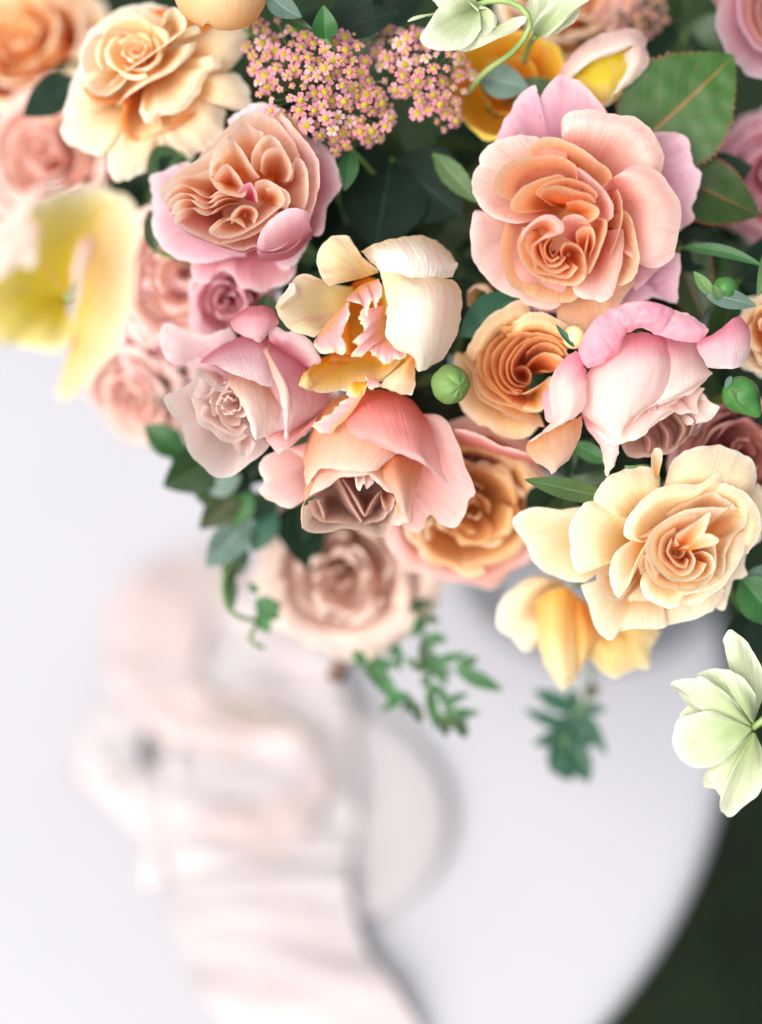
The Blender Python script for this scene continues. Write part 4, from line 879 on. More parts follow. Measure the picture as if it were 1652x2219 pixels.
for k, r in enumerate([[(760, 330), (900, 330), (1040, 300), (1200, 330), (1340, 380), (1450, 470)], [(860, 400), (1000, 380), (1160, 390), (1320, 440), (1430, 520)], [(980, 480), (1100, 430), (1240, 440), (1360, 500), (1420, 590)], [(1040, 560), (1160, 480), (1280, 500), (1380, 580)]]):
    fan(I, [(x, y, -70 + 3 * k) for x, y in r], [(980, 780, -250), (1120, 760, -250)], BOWL, ii, nu=24, roll=4, ruffle=2.5)
fan(I, [(1040, 680, -80), (1120, 600, -64), (1220, 560, -60), (1340, 600, -60), (1420, 700, -64), (1300, 740, -74), (1180, 730, -90)], (1040, 760, -190), CUP, ii, roll=3)
fan(I, [(920, 720, -110), (950, 700, -96), (1020, 690, -92), (1080, 760, -92), (1060, 850, -98), (980, 870, -110)], (1010, 790, -190), CUP, ii, roll=3)
fan(I, [(880, 900, -80), (980, 940, -66), (1080, 900, -60), (1180, 840, -58), (1260, 780, -64), (1280, 860, -80), (1240, 1000, -85), (1150, 1100, -80), (1000, 1080, -80)], (1080, 950, -170), FLAT, io, roll=3)
stem(I, -260)

# --- pink rose seen from the side with recurved hot pink petal (crop T6)
J = Plant('garden_rose', 'pink rose in side view with hot pink curled petal over a pale body', 'rose', (980, 500, 25), T6, 'nodding roses')
j, jh, ji = MATS['J'], MATS['J_hot'], MATS['J_in']
# heart seen under the rim
fan(J, [(960, 840, -80), (1000, 900, -85), (1100, 900, -85), (1200, 880, -85), (1290, 800, -82), (1370, 710, -78), (1380, 620, -75)], (1150, 560, -240), BOWL, ji, nu=30, ruffle=6)
for (p0, p1, p2) in [((1060, 760), (1100, 820), (1090, 880)), ((1140, 720), (1190, 790), (1180, 860)), ((1220, 690), (1270, 760), (1230, 840)), ((1280, 690), (1320, 720), (1290, 800))]:
    sheet(J, [[(p0[0] - 30, p0[1] + 10, -150), (p1[0] - 40, p1[1], -150), (p2[0] - 40, p2[1], -150)],
              [(p0[0], p0[1], -70), (p1[0] - 8, p1[1], -66), (p2[0] - 5, p2[1], -74)],
              [(p0[0] + 10, p0[1], -66), (p1[0] + 6, p1[1], -62), (p2[0] + 8, p2[1], -72)],
              [(p0[0] + 40, p0[1] - 10, -150), (p1[0] + 45, p1[1], -150), (p2[0] + 40, p2[1], -150)]], ji, nu=12, nv=12)
fan(J, [(1120, 640, -40), (1140, 700, -40), (1200, 670, -38), (1250, 690, -36), (1290, 680, -34), (1340, 690, -34), (1330, 640, -36), (1340, 600, -36), (1370, 560, -44)], (1180, 520, -120), FLAT, ji, nu=28, ruffle=6, jag=.03)
fan(J, [(1330, 560, -70), (1370, 590, -60), (1400, 630, -56), (1442, 660, -56), (1400, 710, -58), (1330, 735, -64), (1280, 745, -74)], [(1250, 560, -140), (1200, 640, -150)], FLAT, j, roll=6)
sheet(J, [[(770, 700, -90), (900, 700, -70), (1040, 620, -70), (1180, 540, -80), (1300, 470, -100)],
          [(850, 800, -50), (940, 780, -25), (1050, 720, -25), (1190, 640, -40), (1330, 560, -80)],
          [(870, 840, -40), (945, 838, -16), (1060, 800, -16), (1110, 750, -25), (1215, 680, -45)]], j, nu=24, nv=12)
# right hand shell
sheet(J, [[(1120, 300, -80), (1200, 310, -75), (1280, 320, -80), (1340, 330, -100)],
          [(1150, 400, -40), (1220, 400, -30), (1300, 410, -45), (1365, 430, -80)],
          [(1130, 520, -20), (1220, 490, -5), (1320, 480, -20), (1405, 488, -50)],
          [(1080, 640, -10), (1180, 600, 5), (1280, 560, 0), (1400, 500, -40)],
          [(1000, 740, -14), (1100, 660, -4), (1180, 630, -2), (1300, 590, -14)]], j, nu=20, nv=18)
# main pale body petal
sheet(J, [[(870, 400, -60), (950, 310, -55), (1050, 285, -50), (1140, 300, -55), (1190, 340, -70)],
          [(800, 470, -40), (920, 420, 5), (1050, 390, 20), (1150, 390, 5), (1212, 410, -40)],
          [(760, 560, -40), (890, 530, 18), (1020, 500, 38), (1140, 480, 22), (1222, 460, -25)],
          [(755, 650, -50), (870, 640, 14), (990, 600, 38), (1110, 560, 28), (1205, 530, -10)],
          [(770, 690, -55), (860, 720, 2), (960, 690, 26), (1070, 640, 22), (1160, 600, 0)],
          [(850, 760, -50), (900, 790, -10), (945, 798, 6), (1000, 720, 12), (1070, 670, 2)]], j, nu=26, nv=26)
sheet(J, [[(760, 680, -80), (840, 720, -70), (920, 780, -50), (950, 820, -40)],
          [(790, 760, -70), (850, 800, -50), (900, 830, -35), (948, 850, -30)],
          [(850, 840, -60), (880, 860, -40), (920, 870, -28), (945, 870, -30)],
          [(872, 920, -50), (890, 930, -34), (915, 920, -26), (935, 910, -30)],
          [(878, 985, -46), (888, 992, -40), (905, 970, -34), (925, 940, -36)]], j, nu=14, nv=16)
# hot pink recurved top
sheet(J, [[(975, 305, 10), (950, 375, 18), (880, 430, 20), (795, 465, 8)],
          [(985, 262, 30), (935, 330, 45), (860, 390, 45), (775, 440, 14)],
          [(960, 195, 32), (870, 265, 50), (800, 330, 45), (752, 390, 8)],
          [(950, 150, 8), (850, 205, 18), (790, 280, 12), (748, 360, -18)],
          [(960, 165, -34), (840, 220, -28), (780, 290, -30), (745, 365, -45)]], jh, nu=28, nv=28, crumple=3.0, flat=.6)
sheet(J, [[(960, 298, 14), (1000, 285, 16), (1050, 262, 16), (1110, 285, 14), (1170, 280, 8), (1215, 225, -6)],
          [(950, 250, 34), (1005, 240, 44), (1070, 225, 44), (1130, 235, 40), (1185, 225, 24), (1218, 200, -2)],
          [(920, 200, 30), (1000, 180, 44), (1080, 175, 46), (1150, 180, 38), (1200, 185, 16), (1215, 180, -10)],
          [(905, 170, 4), (990, 138, 14), (1070, 130, 16), (1150, 145, 8), (1190, 160, -6), (1212, 170, -24)],
          [(930, 180, -40), (1000, 160, -36), (1080, 150, -36), (1150, 165, -40), (1185, 180, -44), (1200, 190, -50)]], jh, nu=34, nv=26, und=6, crumple=3.4, flat=.6)
sheet(J, [[(1110, 285, -8), (1160, 305, 6), (1240, 328, 10), (1330, 335, 8), (1370, 310, 2)],
          [(1150, 260, 10), (1210, 275, 22), (1280, 290, 24), (1345, 305, 16), (1385, 285, 6)],
          [(1200, 215, 8), (1250, 230, 18), (1310, 245, 18), (1360, 270, 12), (1390, 268, 4)],
          [(1212, 170, -20), (1260, 185, -12), (1310, 205, -10), (1355, 240, -6), (1390, 264, -4)]], jh, nu=26, nv=20, crumple=2.0, flat=.8)
sheet(J, [[(1330, 335, 6), (1400, 300, 10), (1470, 250, 4), (1520, 210, -4), (1560, 225, -16), (1592, 260, -30)],
          [(1335, 370, -8), (1410, 340, 6), (1480, 310, 8), (1540, 290, 4), (1575, 290, -8), (1594, 300, -24)],
          [(1360, 420, -20), (1420, 400, -4), (1490, 380, 2), (1545, 370, -2), (1580, 370, -16), (1592, 380, -30)],
          [(1385, 460, -40), (1430, 465, -30), (1490, 465, -26), (1540, 455, -30), (1570, 430, -38), (1585, 410, -46)]], MATS['E_pink'], nu=22, nv=16)
# left twisted petal
sheet(J, [[(735, 370, -20), (748, 385, -4), (765, 420, 2), (785, 480, -6)],
          [(660, 430, -24), (700, 440, 12), (750, 470, 22), (790, 530, 4)],
          [(610, 520, -30), (660, 520, 14), (720, 540, 28), (790, 580, 8)],
          [(605, 620, -20), (660, 610, 18), (720, 620, 30), (775, 650, 10)],
          [(620, 700, -6), (660, 690, 22), (700, 690, 30), (740, 700, 16)],
          [(580, 760, 6), (610, 755, 24), (650, 740, 30), (700, 725, 20)],
          [(495, 825, 2), (530, 815, 14), (570, 790, 20), (620, 765, 14)]], j, nu=18, nv=24)
sheet(J, [[(495, 828, 0), (560, 795, 16), (640, 755, 18), (720, 715, 8), (762, 690, -20)],
          [(492, 865, -8), (560, 840, 2), (640, 800, 4), (720, 760, -6), (765, 740, -30)],
          [(530, 915, -20), (580, 890, -10), (650, 860, -10), (710, 820, -20), (760, 790, -40)],
          [(600, 965, -30), (620, 950, -24), (660, 920, -24), (700, 890, -32), (735, 850, -46)],
          [(612, 982, -34), (620, 982, -32), (640, 960, -34), (670, 935, -40), (700, 915, -48)]], MATS['F'], nu=20, nv=18)
sheet(J, [[(590, 560, -70), (640, 500, -60), (700, 450, -60)], [(570, 600, -60), (610, 580, -30), (650, 560, -20)], [(580, 690, -50), (605, 680, -30), (640, 680, -20)], [(598, 735, -44), (610, 735, -34), (630, 720, -30)]], jh, nu=10, nv=12)
stem(J, -200, *T6(1050, 300))

# --- cream rose lower right (crop TK)
K = Plant('garden_rose', 'open cream yellow rose with swirled heart above the hellebore', 'rose', (1100, 760, 50), TK, 'open garden roses')
k, ko = MATS['K'], MATS['K_out']
k0 = (1050, 720, -270)
fan(K, [(420, 440, -150), (300, 462, -140), (200, 448, -135), (110, 438, -132), (40, 462, -132), (0, 490, -132), (-30, 540, -134), (0, 630, -138), (50, 700, -142), (100, 800, -145), (190, 890, -148), (320, 940, -150), (450, 950, -152)], (760, 720, -260), FLAT, ko, nu=40, ruffle=6)
fan(K, [(1540, 740, -150), (1640, 660, -150), (1680, 500, -150), (1690, 380, -150), (1620, 280, -150)], k0, FLAT, ko)
fan(K, [(1240, 1170, -170), (1310, 1120, -160), (1380, 1140, -155), (1415, 1090, -152), (1450, 950, -148), (1520, 920, -145), (1553, 890, -144), (1535, 830, -145), (1550, 720, -148), (1580, 600, -155)], k0, FLAT, ko, nu=34, ruffle=6)
fan(K, [(740, 1060, -150), (770, 1130, -140), (860, 1170, -135), (950, 1180, -132), (965, 1250, -132), (1080, 1225, -130), (1200, 1190, -128), (1310, 1150, -128), (1340, 1100, -130), (1400, 1000, -135)], k0, FLAT, ko, nu=36, ruffle=7)
fan(K, [(430, 980, -130), (415, 970, -118), (440, 1040, -112), (470, 1100, -110), (490, 1170, -110), (530, 1240, -110), (580, 1310, -108), (640, 1345, -106), (700, 1290, -106), (820, 1270, -108), (990, 1262, -116), (1010, 1200, -124), (960, 1130, -134)], (880, 820, -250), FLAT, ko, nu=44, ruffle=8)
fan(K, [(960, 240, -110), (940, 195, -100), (870, 165, -92), (740, 168, -86), (630, 220, -84), (550, 300, -84), (515, 380, -86), (540, 430, -92)], (960, 640, -260), REFL, ko, nu=30, roll=8, ruffle=3)
fan(K, [(700, 450, -110), (600, 410, -92), (490, 400, -84), (420, 430, -80), (380, 500, -78), (345, 620, -78), (355, 730, -80), (375, 830, -82), (420, 895, -86), (490, 840, -96)], (900, 720, -250), REFL, ko, nu=32, roll=8, ruffle=3)
fan(K, [(980, 330, -120), (1000, 260, -100), (1030, 170, -88), (1100, 90, -80), (1200, 38, -76), (1300, 20, -76), (1420, 32, -78), (1520, 82, -82), (1600, 150, -88), (1625, 230, -94), (1600, 320, -105)], (1180, 620, -260), REFL, ko, nu=34, roll=8, ruffle=6)
fan(K, [(560, 760, -110), (530, 900, -95), (545, 1000, -90), (600, 1060, -88), (700, 1060, -90), (760, 1000, -100)], (880, 760, -240), BOWL, k, roll=6)
fan(K, [(900, 620, -90), (820, 680, -62), (720, 640, -44), (722, 560, -38), (760, 470, -34), (850, 380, -32), (950, 312, -32), (1100, 285, -36), (1240, 275, -42), (1340, 215, -48), (1420, 260, -70)], (1080, 680, -220), [(0, 0), (.5, .6), (.78, 1.05), (1, 1)], ko, nu=36, roll=8, ruffle=2)
fan(K, [(900, 640, -70), (740, 680, -48), (650, 760, -34), (618, 880, -28), (640, 990, -28), (678, 1052, -30), (730, 1010, -28), (760, 900, -24), (820, 760, -22), (890, 640, -30)], [(900, 560, -100), (880, 760, -140)], [(0, 0), (.4, .7), (.8, 1.05), (1, 1)], ko, nu=30, roll=6, ruffle=2)
fan(K, [(1280, 300, -70), (1400, 290, -50), (1520, 330, -44), (1600, 420, -44), (1640, 540, -48), (1620, 660, -55), (1560, 760, -65)], (1180, 640, -220), [(0, 0), (.5, .5), (.78, 1.0), (1, 1)], k, nu=28, roll=6)
fan(K, [(1000, 480, -50), (1150, 400, -25), (1300, 340, -20), (1400, 380, -22), (1480, 450, -30)], (1130, 680, -200), BOWL, k, roll=5)
# lower whorl with scalloped margins
fan(K, [(850, 880, -70), (832, 960, -48), (860, 1050, -40), (920, 1090, -38), (1000, 1125, -36), (1080, 1110, -36), (1125, 1040, -38), (1200, 1020, -40), (1300, 1000, -46), (1400, 940, -55)], (1060, 760, -220), FLAT, k, nu=36, roll=6, ruffle=5)
fan(K, [(1100, 1090, -70), (1200, 1100, -58), (1300, 1040, -52), (1400, 960, -50), (1480, 850, -50), (1530, 720, -52), (1545, 600, -58)], (1120, 740, -220), FLAT, k, nu=32, roll=6, ruffle=6)
fan(K, [(830, 900, -40), (818, 830, -18), (850, 760, -10), (865, 860, -8), (930, 960, -8), (1020, 990, -8), (1160, 1012, -10), (1260, 970, -12), (1330, 890, -14), (1340, 780, -18), (1330, 690, -28)], (1090, 760, -190), BOWL, k, nu=36, roll=5, ruffle=4)
fan(K, [(1300, 1000, -60), (1390, 880, -36), (1410, 760, -30), (1460, 640, -28), (1540, 560, -30), (1545, 460, -34), (1470, 440, -40), (1380, 440, -50)], (1150, 700, -200), BOWL, k, nu=30, roll=5, ruffle=4)
for q, r_ in enumerate([
        [(1420, 440), (1300, 455), (1150, 470), (1000, 520), (900, 610), (862, 720), (872, 830), (930, 930)],
        [(1240, 500), (1080, 520), (960, 590), (905, 680), (915, 780), (960, 870), (1040, 930), (1140, 940), (1230, 900), (1280, 820)],
        [(1060, 580), (990, 640), (945, 710), (965, 790), (1020, 865), (1100, 905), (1170, 885), (1190, 800), (1160, 740)],
        [(1050, 650), (1015, 700), (1012, 750), (1035, 810), (1080, 850), (1130, 850), (1150, 790)]]):
    m_ = len(r_) - 1
    fan(K, [(x + rng.uniform(-12, 12), y + rng.uniform(-12, 12), 2 + 5 * q + rng.uniform(-6, 6) - 24 * abs(2 * t / m_ - 1) ** 2.5) for t, (x, y) in enumerate(r_)], (1100 - 5 * q, 740, -150), [(0, 0), (.4, .35), (.8, .88), (1, 1)], k, roll=4, ruffle=6, nu=30, kk=.3)
fan(K, [(1030, 720, -60), (1060, 690, -40), (1110, 700, -40), (1130, 750, -44), (1090, 790, -50), (1040, 770, -60)], (1080, 745, -110), CUP, k, kk=0)
fan(K, [(1090, 700, -20), (1060, 640, 10), (1130, 580, 18), (1220, 520, 22), (1302, 478, 24), (1290, 550, 22), (1250, 630, 18), (1170, 700, 8)], [(1030, 720, -50), (1130, 720, -50)], [(0, 0), (.5, .7), (1, 1)], k, roll=3)
fan(K, [(1150, 720, -20), (1210, 640, 14), (1290, 620, 20), (1362, 655, 22), (1335, 695, 18), (1220, 715, 6)], [(1060, 725, -30), (1150, 740, -30)], [(0, 0), (.5, .7), (1, 1)], k, roll=3)
fan(K, [(1180, 760, -40), (1260, 740, -16), (1325, 800, -12), (1310, 890, -14), (1220, 940, -18), (1140, 940, -24)], (1130, 790, -120), CUP, k, roll=3, kk=.5)
fan(K, [(900, 190, -60), (905, 80, -30), (930, 42, -20), (970, 50, -20), (975, 110, -26), (960, 200, -50)], (940, 260, -90), CUP, ko)
leaf(K, (900, 170, -120), (720, 160, -90), 24, bend=20, mat=MATS['sepal'], name='sepal', curve=-40)
leaf(K, (620, 380, -150), (40, 252, -30), 24, bend=14, mat=MATS['sepal'], name='sepal', fold=.3)
stem(K, -250)

# --- soft apricot rose hanging under the cream one (crop T8)
Lr = Plant('garden_rose', 'soft yellow apricot rose hanging below the cream rose', 'rose', (640, 1050, -190), T8, 'nodding roses')
l = MATS['L']
fan(Lr, [(560, 830, -130), (440, 800, -90), (330, 850, -75), (250, 930, -70), (210, 1050, -70), (225, 1110, -72), (300, 1150, -76), (360, 1210, -80), (420, 1200, -90), (450, 1120, -110)], (640, 900, -230), REFL, MATS['K_out'], nu=30, roll=10)
fan(Lr, [(700, 1240, -90), (780, 1320, -70), (860, 1365, -65), (900, 1340, -65), (980, 1310, -66), (1040, 1300, -68), (1050, 1200, -75), (1110, 1110, -90)], (760, 900, -230), REFL, l, nu=28, roll=6)
sheet(Lr, [[(430, 940, -60), (500, 900, -20), (580, 880, -20), (640, 900, -50)], [(428, 1060, -40), (500, 1040, 10), (570, 1040, 10), (632, 1060, -30)], [(446, 1200, -36), (510, 1190, 12), (570, 1200, 12), (640, 1210, -24)], [(500, 1330, -40), (545, 1340, 0), (590, 1340, 0), (650, 1320, -30)], [(555, 1420, -50), (575, 1436, -40), (600, 1420, -40), (640, 1385, -46)]], MATS['K_out'], ruffle=2)
sheet(Lr, [[(600, 890, -70), (660, 920, -60), (730, 1000, -70)], [(620, 1060, -50), (690, 1080, -26), (755, 1110, -50)], [(640, 1220, -46), (690, 1200, -24), (742, 1170, -46)], [(630, 1380, -60), (680, 1300, -46), (716, 1220, -60)]], MATS['L'], ruffle=3)
fan(Lr, [(690, 930, -80), (730, 980, -60), (770, 1060, -60), (770, 1140, -64), (720, 1190, -70)], (640, 980, -170), BOWL, MATS['A_red'])
fan(Lr, [(430, 940, -40), (480, 890, -20), (560, 860, -14), (620, 860, -20)], (560, 1000, -140), BOWL, l, roll=4)
stem(Lr, -180, *T8(660, 850))

# --- parrot tulip in the middle (crop T5)
M = Plant('parrot_tulip', 'cream and pink parrot tulip with frilled orange throat in the bouquet centre', 'tulip', (760, 700, 20), T5, 'parrot tulips')
mw, my, ms, mo, mf = MATS['M_white'], MATS['M_yellow'], MATS['M_stripe'], MATS['M_orange'], MATS['M_frill']
sheet(M, [[(560, 560, -120), (660, 460, -140), (780, 440, -140), (860, 520, -120)], [(540, 720, -170), (650, 680, -200), (760, 660, -200), (860, 680, -160)], [(500, 900, -150), (640, 880, -190), (760, 880, -190), (880, 880, -150)], [(480, 1000, -90), (640, 1000, -120), (780, 1000, -120), (940, 980, -90)]], mo, nu=16, nv=16)
fan(M, [(370, 840, -60), (240, 795, -45), (150, 725, -40), (112, 635, -38), (135, 580, -36), (200, 510, -38), (232, 440, -42), (320, 412, -48), (400, 440, -58), (480, 480, -75)], [(600, 680, -130), (640, 500, -130)], [(0, 0), (.4, .35), (.75, .85), (1, 1)], ms, nu=34, ruffle=6)
sheet(M, [[(112, 640, -40), (140, 640, -10), (155, 655, -30)], [(125, 590, -34), (170, 590, -6), (200, 610, -30)], [(190, 520, -30), (240, 530, -4), (265, 560, -34)], [(205, 470, -36), (240, 480, -14), (262, 505, -40)]], mw, nu=10, nv=12)
fan(M, [(470, 490, -10), (420, 430, 8), (392, 350, 18), (392, 290, 20), (415, 230, 20), (470, 172, 18), (540, 148, 14), (610, 155, 12), (632, 200, 14), (655, 250, 14), (720, 310, 6), (800, 375, -10)], [(700, 440, -30), (810, 400, -20)], [(0, 0), (.35, .9), (.65, 1.35), (1, 1)], ms, nu=36, ruffle=5)
# top shell and right shell
sheet(M, [[(690, 260, -40), (800, 195, -40), (940, 168, -50), (1070, 145, -70), (1190, 180, -90), (1290, 260, -110)],
          [(740, 310, -20), (850, 260, 10), (970, 240, 20), (1090, 230, 5), (1210, 260, -30), (1330, 320, -80)],
          [(800, 370, -10), (900, 340, 20), (1000, 330, 34), (1110, 330, 24), (1230, 350, -5), (1350, 350, -60)],
          [(830, 430, -10), (920, 430, 20), (1020, 440, 32), (1120, 440, 24), (1210, 440, 4), (1310, 435, -40)]], mw, nu=30, nv=20, ruffle=1.5)
sheet(M, [[(820, 400, -4), (930, 400, 26), (1050, 440, 36), (1180, 430, 22), (1310, 450, -50)],
          [(850, 500, 16), (960, 480, 60), (1090, 490, 72), (1240, 490, 40), (1368, 520, -50)],
          [(872, 620, 24), (980, 590, 78), (1110, 580, 94), (1260, 580, 56), (1372, 600, -45)],
          [(862, 740, 26), (970, 710, 84), (1110, 700, 100), (1260, 690, 58), (1366, 700, -45)],
          [(858, 830, 24), (980, 810, 80), (1110, 800, 92), (1240, 790, 52), (1350, 800, -45)],
          [(940, 925, 18), (1020, 910, 56), (1110, 900, 66), (1210, 890, 34), (1305, 890, -45)],
          [(1045, 965, 4), (1070, 1000, 24), (1110, 1000, 30), (1180, 970, 8), (1250, 975, -45)],
          [(1050, 1040, -10), (1075, 1068, 0), (1100, 1066, 2), (1150, 1045, -12), (1200, 1015, -40)]], mw, nu=28, nv=34, ruffle=1.5)
# lower orange petal, its cream tip and corner
fan(M, [(300, 1080, -30), (272, 1160, -10), (330, 1195, -4), (440, 1216, 0), (560, 1196, 0), (640, 1165, -2), (740, 1140, -4), (830, 1125, -8), (900, 1060, -18), (960, 1000, -30)], [(420, 980, -90), (640, 900, -160), (860, 940, -120)], [(0, 0), (.45, .25), (.8, .8), (1, 1)], my, nu=36, ruffle=5)
sheet(M, [[(300, 1075, -20), (330, 1070, 0), (360, 1100, -14)], [(278, 1130, -10), (320, 1110, 12), (365, 1150, -6)], [(272, 1165, -8), (310, 1170, 10), (350, 1190, -2)], [(330, 1196, -6), (350, 1200, 0), (380, 1205, -4)]], MATS['M_stripe'], nu=10, nv=12)
sheet(M, [[(1044, 955, 10), (1046, 960, 12), (1050, 970, 8)], [(960, 1030, 4), (1000, 1030, 22), (1052, 1050, 8)], [(880, 1100, 0), (960, 1110, 26), (1062, 1140, 8)], [(825, 1160, -6), (930, 1190, 14), (1058, 1175, 4)], [(870, 1190, -8), (950, 1222, 2), (1035, 1228, -4)]], MATS['C_out'], nu=14, nv=16)
sheet(M, [[(840, 950, -60), (950, 930, -60), (1050, 955, -50)], [(810, 1080, -40), (930, 1050, -50), (1050, 1040, -50)], [(780, 1140, -36), (900, 1130, -40), (1030, 1120, -40)]], my, nu=10, nv=8)
# frilled inner petals
def frill(pl, edge, base, mat, n=46, ruf=9, jag=.10, freq=2.6, **kw): fan(pl, edge, base, kw.pop('prof', FLAT), mat, nu=n, nv=12, ruffle=ruf, jag=jag, freq=freq, **kw)
frill(M, [(605, 600, 20), (610, 680, 10), (590, 740, 14), (570, 800, 16), (560, 860, 18), (590, 900, 20), (585, 945, 20), (540, 955, 18), (490, 945, 16), (430, 950, 10), (390, 920, 2), (370, 870, -4)], [(590, 600, -40), (480, 720, -30), (400, 820, -30)], mf)
frill(M, [(600, 590, -10), (640, 600, 8), (700, 620, 20), (725, 700, 26), (740, 650, 28), (770, 580, 26), (790, 640, 26), (830, 560, 24), (836, 500, 18), (800, 450, 6)], [(600, 560, -60), (700, 480, -60), (820, 440, -40)], mf)
frill(M, [(700, 650, 0), (680, 720, 14), (710, 790, 20), (660, 840, 24), (636, 880, 26), (680, 890, 28), (620, 945, 28), (650, 970, 26), (690, 970, 26), (730, 920, 22), (780, 880, 16)], [(860, 620, -30), (850, 760, -40), (860, 860, -30)], mf)
frill(M, [(740, 930, 10), (790, 970, 22), (840, 1018, 28), (870, 1020, 28), (920, 990, 26), (970, 985, 22), (1000, 960, 16)], [(780, 860, -30), (880, 850, -30), (980, 920, -20)], mf)
fan(M, [(560, 660, -60), (565, 800, -50), (590, 960, -40)], [(600, 640, -160), (640, 960, -150)], CUP, mo)
fan(M, [(800, 440, -20), (850, 520, -10), (870, 600, 0), (860, 680, 0)], [(820, 520, -110), (830, 700, -120)], CUP, my)
# torn frill hanging over the rose below
frill(M, [(560, 1190, -6), (590, 1215, 0), (610, 1240, 4), (560, 1280, 8), (530, 1300, 10), (500, 1330, 12), (470, 1370, 12), (440, 1370, 12), (420, 1400, 12), (365, 1420, 10), (370, 1450, 8), (420, 1480, 8), (470, 1490, 8)],
      [(720, 1150, 0), (700, 1200, 14), (690, 1250, 18), (640, 1330, 24), (580, 1400, 26), (520, 1450, 24), (500, 1490, 16)], mf, n=60, ruf=10, jag=.2, freq=3)
frill(M, [(600, 1180, 4), (640, 1240, 16), (690, 1255, 18), (720, 1200, 16), (735, 1160, 8)], [(640, 1140, 0), (720, 1140, 0)], my, n=20, ruf=4)
frill(M, [(725, 1105, 12), (735, 1170, 18), (760, 1195, 20), (790, 1180, 20), (830, 1170, 14)], [(730, 1090, 4), (800, 1120, 4)], mf, n=30, ruf=6)
stem(M, -170, *T5(900, 800), rad=.003, mat=MATS['stem_pale'])

# ------------------------------------------------------------------ softly blurred blooms
# yellow parrot tulip at the left (crop TL), standing out of the bouquet towards the viewer
N = Plant('parrot_tulip', 'blurred yellow parrot tulip with white frilled edge at the picture edge', 'tulip', (600, 800, 470), TL, 'parrot tulips')
n_, np_, nw = MATS['N'], MATS['N_peach'], MATS['N_white']
n0 = (500, 1000, -220)
fan(N, [(-220, 1250, -90), (-200, 900, -50), (-120, 700, -40), (0, 560, -30), (100, 420, -30), (230, 300, -40), (420, 180, -50), (600, 160, -60), (800, 170, -70), (960, 230, -90)], n0, BOWL, n_, nu=34, ruffle=16, jag=.06, kk=.02)
fan(N, [(880, 180, -120), (1000, 260, -100), (1060, 420, -80), (1080, 640, -70), (1070, 900, -70), (1010, 1150, -70), (900, 1400, -72), (760, 1580, -74), (620, 1760, -78), (480, 1800, -82), (440, 1740, -86)], [(640, 620, -60), (580, 1100, -80), (540, 1400, -90)], FLAT, np_, nu=40, ruffle=16, jag=.06, kk=.02)
fan(N, [(-260, 1050, -60), (-180, 1250, -50), (-50, 1350, -50), (100, 1380, -60), (250, 1400, -60), (420, 1430, -70), (520, 1380, -80), (580, 1300, -90)], n0, FLAT, n_, nu=30, ruffle=14, jag=.06, kk=.02)
sheet(N, [[(-160, 500, -10), (0, 380, 0), (140, 240, -4), (280, 140, -10), (420, 80, -20), (500, 110, -30)], [(-160, 620, 10), (0, 540, 20), (160, 420, 20), (250, 300, 8), (330, 190, -4), (440, 160, -24)]], nw, nu=30, nv=10, ruffle=12)
sheet(N, [[(-160, 620, 14), (-20, 520, 20), (120, 420, 24), (240, 400, 24), (310, 480, 20)], [(-160, 760, 24), (0, 660, 36), (120, 560, 36), (220, 520, 34), (310, 520, 24)], [(-160, 900, 20), (-20, 840, 28), (80, 740, 30), (180, 640, 30), (290, 560, 20)], [(-100, 920, 10), (20, 850, 16), (160, 760, 18), (250, 770, 16), (280, 720, 14)]], nw, nu=24, nv=16, ruffle=5)
sheet(N, [[(620, 580, -20), (680, 540, 0), (745, 530, -20)], [(570, 760, -16), (640, 700, 10), (720, 640, -20)], [(570, 900, -20), (610, 860, 6), (660, 840, -20)], [(560, 1060, -30), (590, 1060, -8), (620, 1040, -30)]], nw, nu=8, nv=12)
tube('stem', [at(150, 640, 160), at(150, 650, -150), at(330, 640, -560), VASE_MOUTH], .003, MATS['stem_pale'], N.root, N.o)

def simple_rose(name, label, c, face, R, mats, group, T=IDT, z0=None, layers=5, open_=1.0, stem_d=-180, seedphi=0, cat='rose', ruffle=4):
    """garden rose: spiralled heart, cupped middle petals, reflexed outer petals"""
    p = Plant(name, label, cat, c, T, group)
    z0 = z0 or -R * .95
    inner, outer = mats
    rr = [(R * .10, R * .06), (R * .22, R * .10), (R * .37, R * .06), (R * .54, -R * .02)]
    ring(p, (c[0], c[1], 0), face, rr, h=74, z0=z0, n=[2, 2, 3, 4], mat=inner, ruffle=ruffle, lip=R * .03, phi=seedphi, wild=1.9)
    if layers > 4: whorl(p, (c[0], c[1], 0), face, [(R * .05, z0), (R * .5, z0 * .75), (R * .66, -R * .2), (R * .74, -R * .06), (R * .84 * open_, -R * .13)], 5, 46, phi0=seedphi + 20, spiral=R * .05, drop=.18, mat=inner, ruffle=ruffle * 1.4)
    whorl(p, (c[0], c[1], 0), face, [(R * .05, z0 * 1.05), (R * .55, z0 * .85), (R * .8, -R * .42), (R * .92, -R * .26), (R * 1.06 * open_, -R * .36)], 5, 48, phi0=seedphi + 55, spiral=R * .05, drop=.2, mat=outer, ruffle=ruffle * 1.8)
    stem(p, stem_d)
    return p

